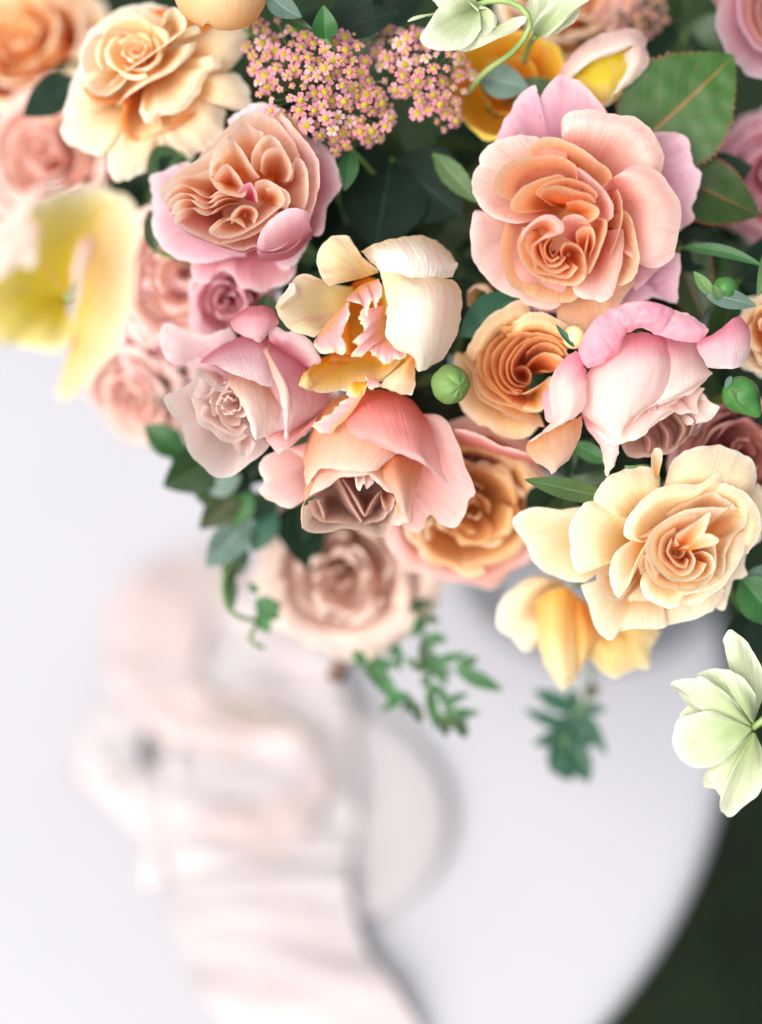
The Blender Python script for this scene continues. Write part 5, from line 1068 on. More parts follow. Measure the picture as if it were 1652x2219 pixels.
simple_rose('garden_rose', 'blurred peach rose cut by the upper corner of the picture', (40, 90, -560), (-.25, -.35, 1), 190, (MATS['peach'], MATS['peach']), 'blurred roses')
simple_rose('garden_rose', 'blurred blush rose between the cream rose and the yellow tulip', (95, 330, -480), (-.2, .1, 1), 165, (MATS['blush'], MATS['blush']), 'blurred roses')
simple_rose('garden_rose', 'small apricot rose half hidden below the quartered rose', (395, 595, -270), (-.1, .15, 1), 180, (MATS['blush'], MATS['blush']), 'blurred roses')
simple_rose('garden_rose', 'pale pink blurred rose under the yellow parrot tulip', (375, 735, -340), (-.2, .4, 1), 165, (MATS['E_pink'], MATS['E_pink']), 'blurred roses')
simple_rose('garden_rose', 'very blurred dusty rose hanging at the bouquet side over the table', (290, 860, -420), (-.4, .6, .8), 150, (MATS['blush'], MATS['E']), 'blurred roses')
simple_rose('garden_rose', 'mauve pink petals of a rose showing between the quartered rose and the dusty blush rose', (500, 660, -210), (0, .3, 1), 95, (MATS['pink'], MATS['B_lilac']), 'blurred roses')
G = simple_rose('garden_rose', 'blurred dusty beige rose at the lowest point of the bouquet', (738, 1255, -420), (-.1, .3, 1), 192, (MATS['G'], MATS['G']), 'blurred roses', ruffle=8, open_=1.08)
H = simple_rose('garden_rose', 'golden apricot rose tucked behind the nodding coral rose', (1025, 1105, -200), (.05, .25, 1), 178, (MATS['H'], MATS['A']), 'blurred roses', ruffle=6)
simple_rose('garden_rose', 'small mauve pink rose hidden in the gap beside the green ball bud', (970, 960, -260), (0, .2, 1), 130, (MATS['rosewood'], MATS['rosewood']), 'blurred roses')
TRr = Plant('garden_rose', 'pink rose with pale lilac rim cut by the upper right corner of the picture', 'rose', (1600, 120, -170), T3, 'blurred roses')
fan(TRr, [(1500, -60, -40), (1440, -20, -10), (1412, 100, 0), (1428, 200, 0), (1480, 300, 0), (1540, 340, 0), (1580, 390, 0), (1660, 412, -4), (1760, 420, -20), (1860, 380, -40)], (1760, 60, -230), BOWL, MATS['pink'], nu=40, ruffle=6)
fan(TRr, [(1420, 60, -90), (1390, -20, -70), (1420, -80, -60), (1520, -120, -60)], (1700, 20, -200), BOWL, MATS['rosewood'])
for q in range(3): fan(TRr, [(1540 + 50 * q, -100, -30), (1520 + 50 * q, 40, -24), (1550 + 45 * q, 160 - 10 * q, -24), (1640 + 30 * q, 260 - 30 * q, -26), (1800, 280 - 40 * q, -40)], (1780, 60, -200), BOWL, MATS['rosewood' if q else 'pink'], nu=26)
stem(TRr, -200)
simple_rose('garden_rose', 'pink rose at the picture edge behind the rose leaves', (1690, 380, -330), (-.3, .1, 1), 150, (MATS['pink'], MATS['pink']), 'blurred roses')
simple_rose('garden_rose', 'salmon pink rose petals showing between the cream rose and the green bud', (1610, 985, -170), (.1, .1, 1), 150, (MATS['rosewood'], MATS['pink']), 'blurred roses')
simple_rose('garden_rose', 'cream rose cut by the picture edge beside the rose buds', (1695, 715, -90), (-.3, 0, 1), 105, (MATS['K'], MATS['C_out']), 'blurred roses')
simple_rose('garden_rose', 'peach blurred rose at the top behind the green hellebores', (1230, -20, -380), (0, -.2, 1), 140, (MATS['peach'], MATS['peach']), 'blurred roses')
# pink curved petal edge between the coral rose and the golden rose
pk = Plant('loose_petal', 'single dusky pink petal edge curving under the spiral apricot rose', 'petal', (1080, 960, -70), IDT)
sheet(pk, [[(985, 928, -14), (1030, 938, -6), (1080, 962, -2), (1130, 977, -4), (1160, 985, -10)], [(985, 938, -20), (1030, 947, -8), (1078, 970, -4), (1125, 984, -6), (1165, 992, -14)], [(995, 965, -70), (1040, 972, -66), (1090, 988, -62), (1140, 1000, -62), (1180, 1005, -64)]], MATS['F_pink'], nu=20, nv=10, flip=True)

# white tulip bottom at the top edge
Q = Plant('tulip', 'cream tulip bowl hanging in from the top edge above the yarrow', 'tulip', (475, -20, 40))
whorl(Q, (475, -40, 0), (.15, -.75, .55), [(4, -90), (70, -70), (100, -10), (96, 60), (84, 110)], 3, 62, phi0=20, drop=.2, mat=MATS['M_white'], spiral=6)
whorl(Q, (475, -40, 0), (.15, -.75, .55), [(4, -96), (76, -76), (108, -10), (104, 60), (90, 100)], 3, 60, phi0=80, drop=.2, mat=MATS['C_out'], spiral=6)
stem(Q, -120)
# yellow tulip behind the hellebore
Y = Plant('tulip', 'bright yellow tulip glowing behind the hellebore stem', 'tulip', (1110, 180, -200))
whorl(Y, (1105, 185, 0), (-.1, -.1, 1), [(6, -110), (70, -80), (105, -20), (118, 10), (130, 10)], 6, 40, phi0=15, drop=.3, mat=MATS['yellow'], ruffle=6)
whorl(Y, (1105, 185, 0), (-.1, -.1, 1), [(4, -90), (45, -60), (62, 0), (66, 24)], 3, 60, phi0=40, drop=.2, mat=MATS['yellow'], ruffle=4)
stem(Y, -110)
# fringed white tulip (T3)
W = Plant('parrot_tulip', 'white tulip with pink fringed rim and yellow green cup beside the large rose leaf', 'tulip', (830, 300, -120), T3, 'parrot tulips')
sheet(W, [[(600, 380, -60), (640, 320, -30), (740, 220, -20), (880, 160, -20), (1000, 150, -30), (1060, 200, -50)], [(640, 420, -30), (690, 370, 4), (770, 300, 20), (880, 250, 20), (980, 220, 10), (1050, 250, -20)], [(680, 400, -40), (740, 340, -4), (820, 300, 6), (900, 270, 6), (980, 240, 0), (1040, 260, -30)]], MATS['N_white'], nu=34, nv=12, ruffle=7, freq=1.4)
sheet(W, [[(660, 390, -40), (740, 330, -20), (840, 290, -10), (960, 250, -20)], [(680, 460, -30), (760, 420, 0), (850, 390, 10), (980, 340, -5)], [(740, 520, -40), (800, 500, -14), (860, 480, -6), (940, 440, -24)], [(800, 560, -70), (830, 550, -50), (860, 540, -44), (900, 520, -60)]], MATS['N'], nu=18, nv=16)
sheet(W, [[(940, 280, -10), (1000, 240, 0), (1060, 260, -20)], [(950, 360, 0), (1010, 320, 10), (1070, 320, -16)], [(900, 450, -6), (960, 400, 6), (1020, 390, -20)], [(860, 520, -20), (900, 480, -6), (950, 450, -24)]], MATS['N_white'], nu=16, nv=16, ruffle=6)
stem(W, -120)

# ------------------------------------------------------------------ hellebores
def hellebore(label, c, petals, T=IDT, eye=None, stem_pts=None):
    p = Plant('hellebore', label, 'hellebore', c, T, 'green hellebores')
    for (edge, base, prof) in petals: fan(p, edge, base, prof, MATS['helle'], ruffle=9, und=6, jag=.03, kk=.02, nu=34)
    if stem_pts: tube('stem', [at(*q) for q in stem_pts], .0013, MATS['stem_pale'], p.root, p.o)
    return p
hp = T8
h1 = hellebore('pale green hellebore seen from behind beside the table edge', (1600, 1630, 40), [
    ([(1480, 1320, -40), (1450, 1180, -30), (1440, 1140, -28), (1480, 1110, -28), (1530, 1130, -30), (1580, 1180, -34), (1652, 1290, -40), (1680, 1400, -50)], (1600, 1620, 0), FLAT),
    ([(1560, 1560, -20), (1450, 1400, -8), (1400, 1330, -4), (1390, 1310, -4), (1430, 1305, -4), (1490, 1310, -4), (1560, 1360, -10), (1620, 1450, -20)], (1610, 1620, 10), FLAT),
    ([(1560, 1600, -30), (1380, 1500, -22), (1290, 1420, -20), (1300, 1340, -20), (1400, 1310, -20), (1500, 1340, -24), (1600, 1440, -30)], (1605, 1625, 0), FLAT),
    ([(1500, 1640, -24), (1300, 1640, -20), (1210, 1600, -20), (1200, 1560, -20), (1260, 1500, -20), (1400, 1500, -20)], (1600, 1630, 0), FLAT),
    ([(1560, 1660, -10), (1450, 1800, -6), (1370, 1880, -6), (1390, 1960, -6), (1450, 2000, -6), (1530, 1940, -8), (1600, 1820, -10)], (1605, 1650, 6), FLAT),
    ([(1540, 1590, -10), (1400, 1560, 0), (1270, 1520, 4), (1220, 1470, 4), (1190, 1420, 2), (1152, 1395, 0), (1200, 1370, 4), (1290, 1360, 8), (1330, 1350, 8), (1400, 1400, 8), (1500, 1480, 4)], (1600, 1625, 15), FLAT),
    ([(1520, 1610, 0), (1400, 1540, 14), (1270, 1560, 16), (1190, 1600, 16), (1165, 1680, 16), (1180, 1760, 16), (1240, 1820, 14), (1330, 1850, 12), (1420, 1830, 10), (1500, 1760, 8), (1570, 1680, 4)], (1600, 1635, 22), FLAT),
    ([(1500, 1780, -20), (1360, 1850, -20), (1330, 1920, -20), (1340, 1960, -20), (1420, 1965, -20), (1480, 1920, -20), (1540, 1850, -20)], (1600, 1660, 0), FLAT),
    ([(1580, 1700, 4), (1480, 1860, 8), (1440, 1960, 8), (1420, 2050, 4), (1440, 2090, 0), (1480, 2110, 0), (1560, 2060, 4), (1640, 1980, 4), (1680, 1800, 0)], (1610, 1650, 18), FLAT)], hp,
    stem_pts=[(*T8(1605, 1630), 50), (*T8(1680, 1560), 70), (*T8(1760, 1400), -60), (1720, 1250, -330)])
hellebore('green veined hellebore nodding over the yarrow from the top', (300, 150, 20), [
    ([(560, 80, -10), (420, -20, 0), (300, 40, 10), (220, 140, 18), (160, 250, 20), (200, 310, 20), (300, 345, 18), (420, 340, 16), (520, 290, 10), (580, 200, 0)], (560, 40, -40), FLAT),
    ([(560, 60, -20), (640, 60, -10), (680, 130, -10), (640, 220, -10), (540, 300, -12), (480, 330, -16)], (560, 30, -40), FLAT),
    ([(420, 345, -20), (520, 335, -4), (660, 280, 0), (790, 220, 0), (870, 150, 0), (880, 110, -4), (800, 120, -10), (680, 180, -20)], [(560, 120, -50), (560, 260, -50)], FLAT),
    ([(300, 60, -40), (240, -30, -40), (340, -80, -40), (480, -80, -40)], (560, 30, -50), FLAT),
    ([(220, 110, -50), (120, 110, -40), (80, 150, -40), (140, 130, -44)], (300, 80, -50), FLAT)], TH,
    stem_pts=[(*TH(560, 30), -20), (*TH(640, 5), 0), (*TH(760, 10), 6), (*TH(860, 60), 6), (*TH(905, 150), 2), (*TH(880, 240), -10), (*TH(780, 360), -50), (*TH(600, 490), -100), (*TH(480, 640), -180)])
hellebore('green hellebore sepals reaching up beside the curved hellebore stem', (1050, 120, -30), [
    ([(920, 240, 0), (930, 160, 4), (1000, 60, 6), (1100, -20, 6), (1200, -60, 4), (1310, -10, 0), (1230, 60, 0), (1120, 160, 0), (1020, 250, 0)], [(930, 250, -20), (960, 250, -20)], FLAT),
    ([(1010, 250, -40), (1120, 210, -36), (1220, 130, -36), (1240, 70, -40)], [(960, 250, -50), (1150, 60, -60)], FLAT),
    ([(880, 100, -60), (900, 0, -60), (1000, -60, -60), (1060, 0, -60), (1000, 90, -60)], (930, 230, -60), FLAT)], TH,
    stem_pts=[(*TH(940, 250), -40), (*TH(900, 300), -100), (*TH(860, 420), -200)])

# ------------------------------------------------------------------ yarrow
def floret_meshes():
    V, F = [], []
    # five to six notched ray petals round a domed eye; unit radius
    def petal(a):
        n = len(V)
        for j, (r, w, z) in enumerate([(.22, .14, .06), (.5, .32, .14), (.80, .38, .12), (1.0, .24, .02)]):
            for q in (-1, 0, 1):
                x, y = r - (.06 if (j == 3 and q == 0) else 0), w * q
                V.append(Vector((x * math.cos(a) - y * math.sin(a), x * math.sin(a) + y * math.cos(a), z + .06 * abs(q) * (1 if j < 3 else -1))))
        for j in range(3):
            for q in range(2):
                b = n + j * 3 + q; F.append((b, b + 3, b + 4, b + 1))
    for k in range(5): petal(2 * math.pi * k / 5 + .2 * math.sin(k * 3))
    n = len(V)                                   # green cup below
    for j, (r, z) in enumerate([(.28, .04), (.22, -.35), (.06, -.6)]):
        for i in range(6): V.append(Vector((r * math.cos(i * math.pi / 3), r * math.sin(i * math.pi / 3), z)))
    for j in range(2):
        for i in range(6): F.append((n + j * 6 + i, n + j * 6 + (i + 1) % 6, n + (j + 1) * 6 + (i + 1) % 6, n + (j + 1) * 6 + i))
    out = []
    for mname in ('yarrow_pink', 'yarrow_rose', 'yarrow_pale', 'yarrow_fade'):
        me = bpy.data.meshes.new('floret'); me.from_pydata([tuple(v) for v in V], [], F); me.materials.append(MATS[mname]); me.polygons.foreach_set('use_smooth', [True] * len(me.polygons)); me.update()
        out.append(me)
    V2, F2 = [], []
    r = random.Random(5)
    for j in range(5):
        th = math.pi / 2 * j / 4
        for i in range(9):
            k = 1 + r.uniform(-.16, .16)
            V2.append((.42 * math.cos(th) * math.cos(2 * math.pi * i / 9) * k, .42 * math.cos(th) * math.sin(2 * math.pi * i / 9) * k, .10 + .32 * math.sin(th) * k))
    for j in range(4):
        for i in range(9): F2.append((j * 9 + i, j * 9 + (i + 1) % 9, (j + 1) * 9 + (i + 1) % 9, (j + 1) * 9 + i))
    eye = bpy.data.meshes.new('eye'); eye.from_pydata(V2, [], F2); eye.materials.append(MATS['yarrow_eye']); eye.update()
    return out, eye
FLORETS, EYE = floret_meshes()

def inside(p, poly):
    x, y = p; c = False
    for (x1, y1), (x2, y2) in zip(poly, poly[1:] + poly[:1]):
        if (y1 > y) != (y2 > y) and x < (x2 - x1) * (y - y1) / (y2 - y1) + x1: c = not c
    return c

def yarrow(label, c, T, poly, holes, gap, size, dome, seed):
    p = Plant('yarrow_head', label, 'yarrow', c, T, 'pink yarrow')
    r = random.Random(seed)
    xs = [q[0] for q in poly]; ys = [q[1] for q in poly]
    mx, my = (min(xs) + max(xs)) / 2, (min(ys) + max(ys)) / 2
    rx, ry = (max(xs) - min(xs)) / 2, (max(ys) - min(ys)) / 2
    pts = []
    for _ in range(6000):
        q = (r.uniform(min(xs), max(xs)), r.uniform(min(ys), max(ys)))
        if not inside(q, poly) or any(math.dist(q, h[:2]) < h[2] for h in holes): continue
        if any(math.dist(q, o) < gap * r.uniform(.9, 1.25) for o in pts): continue
        pts.append(q)
    hub = at(p.cx, p.cy + 30, p.cd - 190)
    for q in pts:
        ex, ey = (q[0] - mx) / rx, (q[1] - my) / ry
        d = -dome * (ex * ex + ey * ey) + 26 * nz(q[0] / 110, q[1] / 110, seed) + r.uniform(-16, 16)
        x, y = T(*q); w = at(x, y, p.cd + d)
        f = (ex * .6 + r.uniform(-.6, .6), ey * .6 + .12 + r.uniform(-.6, .6), 1)
        ax, ay, af = frame(f)
        s = size * PX * (r.uniform(.42, .6) if r.random() < .2 else r.uniform(.7, 1.2)); a = r.uniform(0, 6.28)
        bx = (ax * math.cos(a) + ay * math.sin(a)); by = af.cross(bx)
        m = Matrix((bx, by, af)).transposed().to_4x4()
        o = link(bpy.data.objects.new('floret', r.choice([FLORETS[0]] * 4 + [FLORETS[1]] * 3 + [FLORETS[2]] * 2 + [FLORETS[3]])), p.root)
        o.matrix_local = Matrix.Translation(w - p.o) @ m @ Matrix.Scale(s, 4)
        link(bpy.data.objects.new('eye', EYE), o)
        # stalklet
        b = w - af * s * .5
        tube('stalk', [b, b.lerp(hub, .35) - af * .002, b.lerp(hub, .8)], .00035, MATS['yarrow_green'], p.root, p.o, seg=4, n=4)
    tube('stem', [hub + FWD * -.01, hub + FWD * .02, VASE_MOUTH], .0016, MATS['stem'], p.root, p.o)
    return p
yarrow('dusty pink yarrow head with yellow eyes above the quartered rose', (520, 480, -20), T2,
       [(110, 150), (200, 110), (340, 120), (420, 180), (520, 230), (640, 230), (760, 210), (830, 260), (800, 350), (880, 420), (970, 480), (960, 560), (1010, 670), (960, 760), (890, 880), (820, 880), (760, 800), (700, 890), (640, 920), (580, 850), (480, 770), (420, 790), (350, 720), (250, 660), (160, 570), (150, 450), (110, 330)],
       [(860, 420, 60), (430, 460, 28), (560, 480, 30)], 55, 18, 70, 11)
yarrow('smaller pink yarrow head under the hellebore, partly shaded', (1180, 420, -70), T2,
       [(830, 200), (900, 170), (1000, 150), (1110, 130), (1190, 220), (1300, 300), (1450, 330), (1510, 430), (1440, 540), (1390, 640), (1380, 720), (1300, 800), (1230, 700), (1140, 690), (1090, 610), (1000, 570), (1000, 440), (920, 400), (840, 300)],
       [(1000, 480, 40)], 55, 17.5, 60, 23)
yarrow('blurred pale yarrow head at the top behind the fringed tulip', (1370, 45, -330), IDT,
       [(1285, 30), (1330, 0), (1380, -30), (1440, 0), (1450, 50), (1400, 90), (1330, 80)], [], 17, 14, 40, 31)

# ------------------------------------------------------------------ leaves and greenery
def sprig(label, c, leaves, T=IDT, stem_pts=None, cat='leaf', name='rose_leaf_sprig', group='leaf sprigs', srad=.0011):
    p = Plant(name, label, cat, c, T, group)
    for a in leaves:
        a = dict(a); leaf(p, a.pop('b'), a.pop('t'), a.pop('w'), **a)
    pts = stem_pts or [tuple(p.P(leaves[0]['b'])), None]
    if stem_pts: P = [at(*q) for q in pts]
    else:
        b = at(*pts[0]); P = [b, b.lerp(VASE_MOUTH, .45) + FWD * .015, VASE_MOUTH]
    tube('stalk', P, srad, MATS['stem'], p.root, p.o, seg=6)
    return p
LB, LR, LD, LG, LV, LT, LN = (MATS[q] for q in ('leaf_bright', 'leaf_red', 'leaf_shaded', 'leaf_grey', 'leaf_vine', 'leaf_teal', 'leaf'))
sprig('large rounded green rose leaf with red margin behind the coral peach rose', (1200, 560, -140), [dict(b=(960, 790, -60), t=(1505, 285, -10), w=128, serr=22, mat=LB, bend=25, fold=.12, curve=6, shape=.8, nv=66, nu=18)], T3)
sprig('dark green rose leaf with red serrated edge right of the coral peach rose', (1400, 1050, -150), [dict(b=(1150, 880, -40), t=(1640, 1110, -10), w=75, serr=20, mat=LR, bend=25, fold=.2, tilt=.25, nv=60)], T3)
sprig('small shaded leaf tucked under the large rose leaf', (1480, 850, -200), [dict(b=(1300, 930, -20), t=(1600, 860, 0), w=48, mat=LD, bend=10)], T3)
sprig('green leaf tip poking out above the split lilac petal', (500, 470, -175), [dict(b=(640, 560, 0), t=(335, 435, 0), w=44, serr=14, mat=LB, bend=5, nv=40)], T3)
sprig('grey green leaf in front of the yellow tulip', (700, 570, -160), [dict(b=(560, 510, -20), t=(900, 600, 0), w=38, mat=LG, bend=14)], TH)
sprig('dark red edged leaf below the coral peach rose and above the pink rose', (1310, 1450, -190), [dict(b=(1180, 1200, 0), t=(1340, 1640, 10), w=62, serr=14, mat=LR, bend=-5, nv=40), dict(b=(1180, 1250, 0), t=(1440, 1330, 0), w=50, mat=LD, bend=10)], T3)
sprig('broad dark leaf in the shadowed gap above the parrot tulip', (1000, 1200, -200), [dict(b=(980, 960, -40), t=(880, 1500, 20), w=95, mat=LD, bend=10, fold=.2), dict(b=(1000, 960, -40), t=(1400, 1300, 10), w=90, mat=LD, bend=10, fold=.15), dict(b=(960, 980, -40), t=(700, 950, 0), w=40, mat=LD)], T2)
sprig('pale leaf back curving at the edge of the dark gap', (1380, 1080, -150), [dict(b=(1240, 930, -20), t=(1500, 1220, 0), w=26, mat=MATS['sepal'], bend=10, serr=10)], T2)
sprig('small bright green leaf standing over the yarrow', (575, 130, 10), [dict(b=(585, 235, -30), t=(570, 30, 0), w=28, mat=LV, bend=10, shape=.6)], T2)
sprig('dark glossy leaf behind the yarrow at the top', (850, 100, -70), [dict(b=(650, 210, -20), t=(1040, 70, 0), w=34, mat=LD, bend=16, curve=-14), dict(b=(640, 190, -40), t=(860, -60, 0), w=40, mat=LD, bend=10)], T2)
sprig('grey green leaf tip with white edge at the top beside the cream tulip', (310, 60, 40), [dict(b=(230, -60, 0), t=(440, 105, 0), w=26, mat=LG, bend=10, curve=14), dict(b=(330, 100, -40), t=(510, 180, -30), w=12, mat=LN)], T2)
sprig('serrated dark leaf behind the spiral apricot rose', (640, 250, -105), [dict(b=(940, 60, 0), t=(430, 420, 10), w=44, mat=LT, serr=20, bend=10, fold=.25, nv=60)], TI)
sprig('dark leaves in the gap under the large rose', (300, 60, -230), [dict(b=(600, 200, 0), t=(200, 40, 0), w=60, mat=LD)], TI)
sprig('small leaf at the yarrow foot beside the quartered rose', (720, 1050, -110), [dict(b=(740, 900, -10), t=(700, 1150, 0), w=22, mat=LV, bend=8)], T2)
sprig('dark green leaf edge between the quartered rose and its left neighbour', (200, 940, -190), [dict(b=(240, 1150, 0), t=(200, 850, 0), w=20, mat=LN)], T4)
sprig('dark leaf in the shadow between cream and quartered roses', (290, 520, -190), [dict(b=(420, 450, 0), t=(180, 600, 10), w=40, mat=LN), dict(b=(420, 480, 0), t=(300, 640, 10), w=34, mat=LD)], T4)
sprig('green leaf blurred behind the upper left roses', (280, 640, -300), [dict(b=(480, 500, 0), t=(150, 740, 0), w=42, mat=LD)], T1)
sprig('green leaf strip under the pink rose left of the cream rose', (800, 900, -120), [dict(b=(720, 830, -20), t=(900, 930, 0), w=20, mat=LV, bend=5), dict(b=(900, 830, -20), t=(720, 990, -40), w=26, mat=LD)], T6)
sprig('blurred green leaf at the picture edge right of the cream rose', (1640, 850, -110), [dict(b=(1540, 820, -20), t=(1760, 1080, 0), w=48, mat=LV, bend=12), dict(b=(1560, 800, -30), t=(1760, 900, 0), w=40, mat=LT)], T8)
sprig('dark shaded leaves behind the hellebore at the table edge', (1560, 1150, -330), [dict(b=(1560, 1000, 0), t=(1480, 1290, 0), w=34, mat=LD), dict(b=(1580, 1000, 0), t=(1640, 1330, 0), w=48, mat=LD), dict(b=(1600, 1000, 0), t=(1760, 1230, 0), w=50, mat=LD)], T8)
# lower left trailing greenery (crop TG)
sprig('trailing green foliage under the dusty blush rose at the bouquet side', (700, 600, -360), [
    dict(b=(560, 380, 0), t=(200, 120, 20), w=34, mat=LV, bend=10), dict(b=(620, 480, 0), t=(420, 260, 0), w=26, mat=LT),
    dict(b=(820, 640, 10), t=(500, 480, 0), w=16, mat=LN), dict(b=(760, 700, 10), t=(1080, 580, 30), w=30, mat=LG, bend=10),
    dict(b=(900, 640, 0), t=(1240, 520, 10), w=40, mat=LD), dict(b=(900, 800, 0), t=(640, 720, 10), w=22, mat=LN), dict(b=(1080, 700, 0), t=(700, 1060, 10), w=34, mat=LR, bend=6),
    dict(b=(1160, 720, 0), t=(1000, 1040, 10), w=26, mat=LV), dict(b=(1150, 980, -10), t=(760, 1400, 20), w=40, mat=LG, bend=12), dict(b=(1380, 880, -20), t=(1180, 1270, 0), w=30, mat=LT),
    dict(b=(1240, 760, 0), t=(1400, 900, 0), w=30, mat=LD), dict(b=(1120, 1180, -20), t=(920, 1560, 0), w=26, mat=LN, bend=-6), dict(b=(1000, 700, -10), t=(1250, 980, 0), w=34, mat=LD)], TG,
    stem_pts=[(*TG(500, 420), -350), (*TG(760, 620), -360), (*TG(1000, 760), -380), (*TG(1500, 700), -450)])
sprig('curling green tendril with small leaves hanging beside the beige rose', (1180, 1750, -360), [
    dict(b=(1220, 1680, 0), t=(1420, 1880, 10), w=24, mat=LV, bend=8), dict(b=(1230, 1640, 0), t=(1150, 1540, 0), w=10, mat=LV), dict(b=(1230, 1800, 0), t=(1330, 2000, 0), w=18, mat=LV), dict(b=(1260, 1720, 0), t=(1450, 1760, 0), w=12, mat=LT), dict(b=(1000, 1480, -10), t=(1000, 1800, 10), w=18, mat=LN, curve=12)], TG,
    stem_pts=[(*TG(1100, 1180), -380), (*TG(930, 1480), -360), (*TG(950, 1750), -355), (*TG(1080, 1860), -355), (*TG(1220, 1900), -358), (*TG(1150, 2050), -362), (*TG(1280, 2140), -366)])
# jasmine-like vine below the beige rose (crop TS)
def vine(label, c, leaves, stem_pts, mat):
    r_ = random.Random(len(leaves)); more = []
    for (a, b, w, m) in leaves:
        dx, dy = b[0] - a[0], b[1] - a[1]; q_ = r_.choice((-1, 1)) * r_.uniform(.6, 1.1); k_ = r_.uniform(.45, .7)
        more.append((a, (a[0] + k_ * (dx * math.cos(q_) - dy * math.sin(q_)), a[1] + k_ * (dx * math.sin(q_) + dy * math.cos(q_)), b[2] - 12), w * .62, m))
    leaves = [(a, b, w * .82, m) for (a, b, w, m) in leaves] + more
    return sprig(label, c, [dict(b=a, t=b, w=w, mat=m, bend=8, nv=14, nu=8) for (a, b, w, m) in leaves], TS, stem_pts=stem_pts, name='vine_sprig', group='trailing vines', cat='vine', srad=.0007)
vine('fresh green vine with small pointed leaves hanging below the beige rose', (560, 560, -420), [
    ((540, 300, 0), (660, 310, 10), 17, LV), ((560, 380, 0), (580, 480, 10), 15, LV), ((560, 440, 0), (760, 380, 14), 14, LV), ((570, 400, 0), (660, 550, 10), 18, LV), ((700, 460, 0), (945, 575, 14), 22, LV),
    ((540, 480, 0), (530, 280, 0), 15, LN), ((530, 190, -10), (620, 220, 0), 14, LN), ((530, 220, -10), (470, 300, 0), 14, LV), ((525, 130, -14), (590, 130, -6), 12, LN), ((520, 120, -14), (455, 170, -6), 12, LN), ((520, 540, 6), (580, 490, 6), 12, LV), ((620, 640, 6), (770, 590, 12), 12, LV), ((560, 540, 0), (600, 780, 10), 16, LV), ((640, 690, 6), (830, 690, 12), 14, LV), ((640, 700, 0), (650, 815, 6), 17, LN), ((700, 680, 0), (750, 825, 6), 19, LN), ((690, 720, 6), (770, 800, 12), 14, LN),
    ((470, 620, 0), (530, 745, 0), 16, LN), ((440, 600, 0), (310, 680, 6), 13, LV), ((360, 590, 6), (480, 610, 10), 14, LV), ((280, 440, 0), (400, 640, 8), 22, LV), ((240, 420, 0), (160, 370, 6), 14, LV), ((240, 430, 0), (360, 600, 6), 18, LV), ((400, 330, 0), (410, 480, 6), 13, LV), ((330, 430, -6), (220, 480, 0), 18, LV)],
    [(*TS(520, 100), -450), (*TS(540, 300), -425), (*TS(560, 480), -418), (*TS(560, 600), -416), (*TS(640, 720), -412), (*TS(700, 760), -412)], LV)
vine('blurred teal green vine tip hanging below the soft yellow rose', (1270, 760, -560), [
    ((1320, 680, 0), (1100, 570, 10), 24, LT), ((1300, 780, 0), (1050, 670, 10), 18, LT), ((1300, 800, -10), (1100, 850, 0), 24, LT), ((1340, 660, 0), (1480, 910, 10), 20, LT), ((1260, 700, 0), (1380, 800, 6), 26, LT), ((1260, 830, 0), (1190, 1000, 10), 28, LT), ((1280, 820, 0), (1390, 1050, 10), 36, LT), ((1220, 900, 0), (1300, 1040, 4), 30, LT), ((1300, 730, 0), (1380, 860, 10), 26, LT)],
    [(*TS(1420, 420), -580), (*TS(1380, 600), -560), (*TS(1320, 700), -558), (*TS(1270, 820), -556), (*TS(1260, 900), -554)], LT)
sd1 = Plant('seed_head', 'tiny spent flower head beside the teal vine tip', 'seed head', (1400, 570, -560), TS)
for q in range(11):
    a = q * .57
    tube('stamen', [at(*TS(1400, 570), -560), at(*TS(1400 + 46 * math.cos(a), 575 + 40 * math.sin(a)), -552)], .0007, MATS['stamen_dark'], sd1.root, sd1.o, seg=5, n=3)
ball(sd1, (1400, 570, 0), 9, MATS['stamen_dark'], name='eye', seg=10, ring=6)
tube('stem', [at(*TS(1400, 570), -560), at(*TS(1380, 640), -564), at(*TS(1330, 690), -560)], .0006, MATS['stem_pale'], sd1.root, sd1.o, seg=5, n=6)
# shadow-brown twig end by the vine
tw = Plant('stub', 'short shadow-brown twig end beside the green vine', 'stub', (100, 470, -640), TS)
tube('stub_body', [at(*TS(75, 520), -640), at(*TS(105, 450), -635), at(*TS(160, 330), -620), at(*TS(420, 150), -560)], .005, MATS['stub_brown'], tw.root, tw.o, taper=.004)  # shadow tone is put into the stub's brown colour

# ------------------------------------------------------------------ buds
b1 = Plant('flower_bud', 'round green ball bud beside the parrot tulip', 'bud', (1295, 1157, 20), T5, 'green buds')
ball(b1, (1295, 1157, 0), 40, MATS['bud_green'], squash=1.05, axis=(.35, .1, 1), seg=28, ring=18)
ax, ay, af = frame((.45, .2, 1)); cpt = at(*T5(1295, 1157), 20)
for q in range(7):
    a = q * 2 * math.pi / 7 + .2 * math.sin(q * 5)
    rows, uvb = [], []
    for j in range(13):
        th = .05 + (1.75 + .2 * math.sin(q * 3)) * (1 - j / 12)
        for i in range(7):
            ph = a + (i - 3) / 3 * .62 * math.sin(math.pi * min(1, (12 - j + 1.2) / 13.2) * .62)
            rr = (40.4 + 1.9 * (1 - abs(i - 3) / 3) + .5 * (q % 3) + 1.4 * nz(i * .9 + q * 4, j * .7, 2.2)) * PX
            rows.append(cpt + (ax * math.sin(th) * math.cos(ph) + ay * math.sin(th) * math.sin(ph) + af * math.cos(th) * 1.05) * rr); uvb.append((i / 6, j / 12))
    Fq = [(j * 7 + i, j * 7 + i + 1, (j + 1) * 7 + i + 1, (j + 1) * 7 + i) for j in range(12) for i in range(6)]
    mesh_obj('sepal', rows, [f_[::-1] for f_ in Fq], MATS['bud_leaf'], b1.root, uvb, origin=b1.o)
stem(b1, -40)
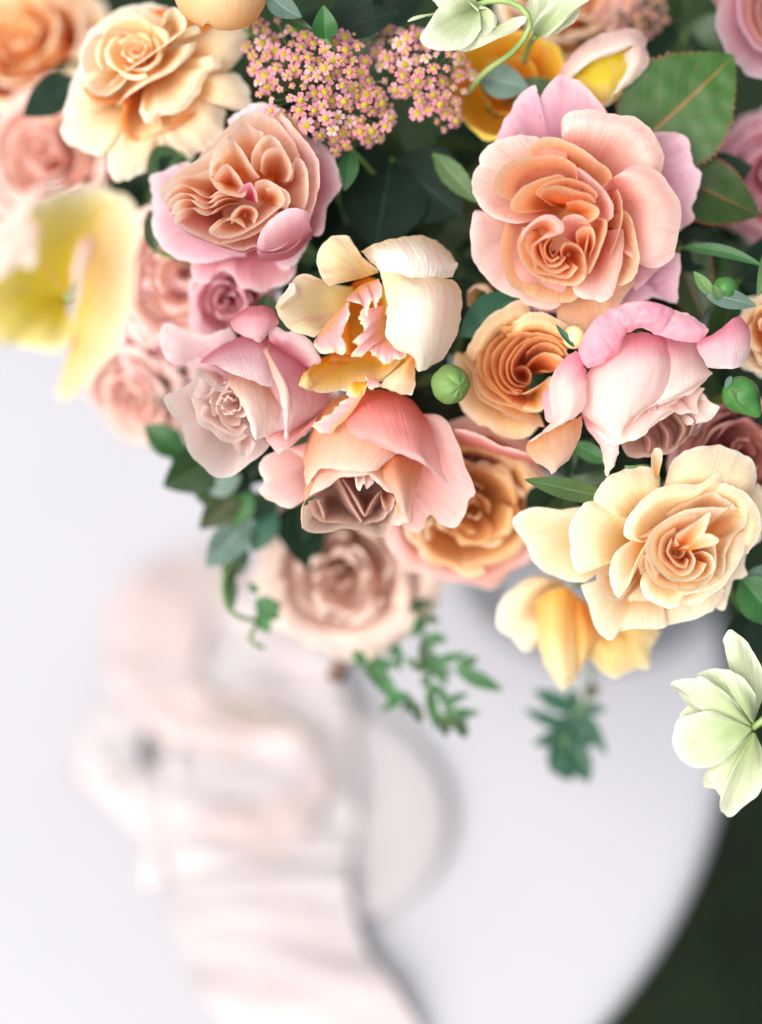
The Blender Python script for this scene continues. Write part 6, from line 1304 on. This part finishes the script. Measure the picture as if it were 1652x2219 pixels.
b2 = Plant('flower_bud', 'glossy dark green pointed bud under the pink rose at the picture edge', 'bud', (1545, 590, 0), T6, 'green buds')
ball(b2, (1545, 590, 0), 40, MATS['bud_green_dark'], squash=1.0, axis=(.5, .7, .3), seg=26, ring=16, ridge=.04, tip=26)
leaf(b2, (1500, 560, 40), (1640, 680, 10), 16, mat=MATS['sepal'], name='sepal', bend=10)
leaf(b2, (1500, 500, 20), (1470, 560, 30), 7, mat=LG, name='sepal', bend=6)
stem(b2, -40)
b3 = Plant('flower_bud', 'small green bud with folded sepals right of the coral peach rose', 'bud', (660, 750, -40), TR, 'green buds')
ball(b3, (670, 740, 0), 28, MATS['bud_green_dark'], squash=1.1, axis=(.2, -.4, .7), seg=22, ring=14, ridge=.05)
leaf(b3, (560, 800, 16), (370, 560, 10), 14, mat=MATS['sepal'], name='sepal', bend=6)
leaf(b3, (640, 850, 20), (560, 690, 26), 12, mat=MATS['sepal'], name='sepal', bend=10)
leaf(b3, (500, 800, 20), (980, 900, 10), 22, mat=LG, name='sepal', bend=8, curve=-8)
stem(b3, -40)
b4 = sprig('light green sepal strands arching at the picture edge above the small bud', (900, 480, -60), [dict(b=(240, 330, -60), t=(1060, 520, 10), w=14, mat=LV, bend=10, curve=-26), dict(b=(1060, 380, 0), t=(980, 800, 10), w=16, mat=MATS['sepal'], bend=10, curve=-20)], TR)
b5 = Plant('flower_bud', 'pale green bud tip peeping out between spiral rose and pink rose', 'bud', (1470, 430, -40), TI, 'green buds')
ball(b5, (1470, 430, 0), 26, MATS['bud_green'] if False else MATS['stamen'], squash=1.1, axis=(0, .2, 1), seg=16, ring=10)
leaf(b5, (1470, 520, 24), (1300, 310, 10), 7, mat=LT, name='sepal', bend=6)
stem(b5, -30)
b6 = Plant('flower_bud', 'cream bud behind the dark serrated leaf', 'bud', (630, 70, -150), TI, 'cream buds')
whorl(b6, (630, 70, 0), (-.3, .3, .8), [(3, -40), (22, -24), (30, 10), (24, 30)], 4, 70, mat=MATS['C_out'], ruffle=1)
stem(b6, -30)

# ------------------------------------------------------------------ filler foliage inside the bouquet, behind the blooms
rf = random.Random(19)
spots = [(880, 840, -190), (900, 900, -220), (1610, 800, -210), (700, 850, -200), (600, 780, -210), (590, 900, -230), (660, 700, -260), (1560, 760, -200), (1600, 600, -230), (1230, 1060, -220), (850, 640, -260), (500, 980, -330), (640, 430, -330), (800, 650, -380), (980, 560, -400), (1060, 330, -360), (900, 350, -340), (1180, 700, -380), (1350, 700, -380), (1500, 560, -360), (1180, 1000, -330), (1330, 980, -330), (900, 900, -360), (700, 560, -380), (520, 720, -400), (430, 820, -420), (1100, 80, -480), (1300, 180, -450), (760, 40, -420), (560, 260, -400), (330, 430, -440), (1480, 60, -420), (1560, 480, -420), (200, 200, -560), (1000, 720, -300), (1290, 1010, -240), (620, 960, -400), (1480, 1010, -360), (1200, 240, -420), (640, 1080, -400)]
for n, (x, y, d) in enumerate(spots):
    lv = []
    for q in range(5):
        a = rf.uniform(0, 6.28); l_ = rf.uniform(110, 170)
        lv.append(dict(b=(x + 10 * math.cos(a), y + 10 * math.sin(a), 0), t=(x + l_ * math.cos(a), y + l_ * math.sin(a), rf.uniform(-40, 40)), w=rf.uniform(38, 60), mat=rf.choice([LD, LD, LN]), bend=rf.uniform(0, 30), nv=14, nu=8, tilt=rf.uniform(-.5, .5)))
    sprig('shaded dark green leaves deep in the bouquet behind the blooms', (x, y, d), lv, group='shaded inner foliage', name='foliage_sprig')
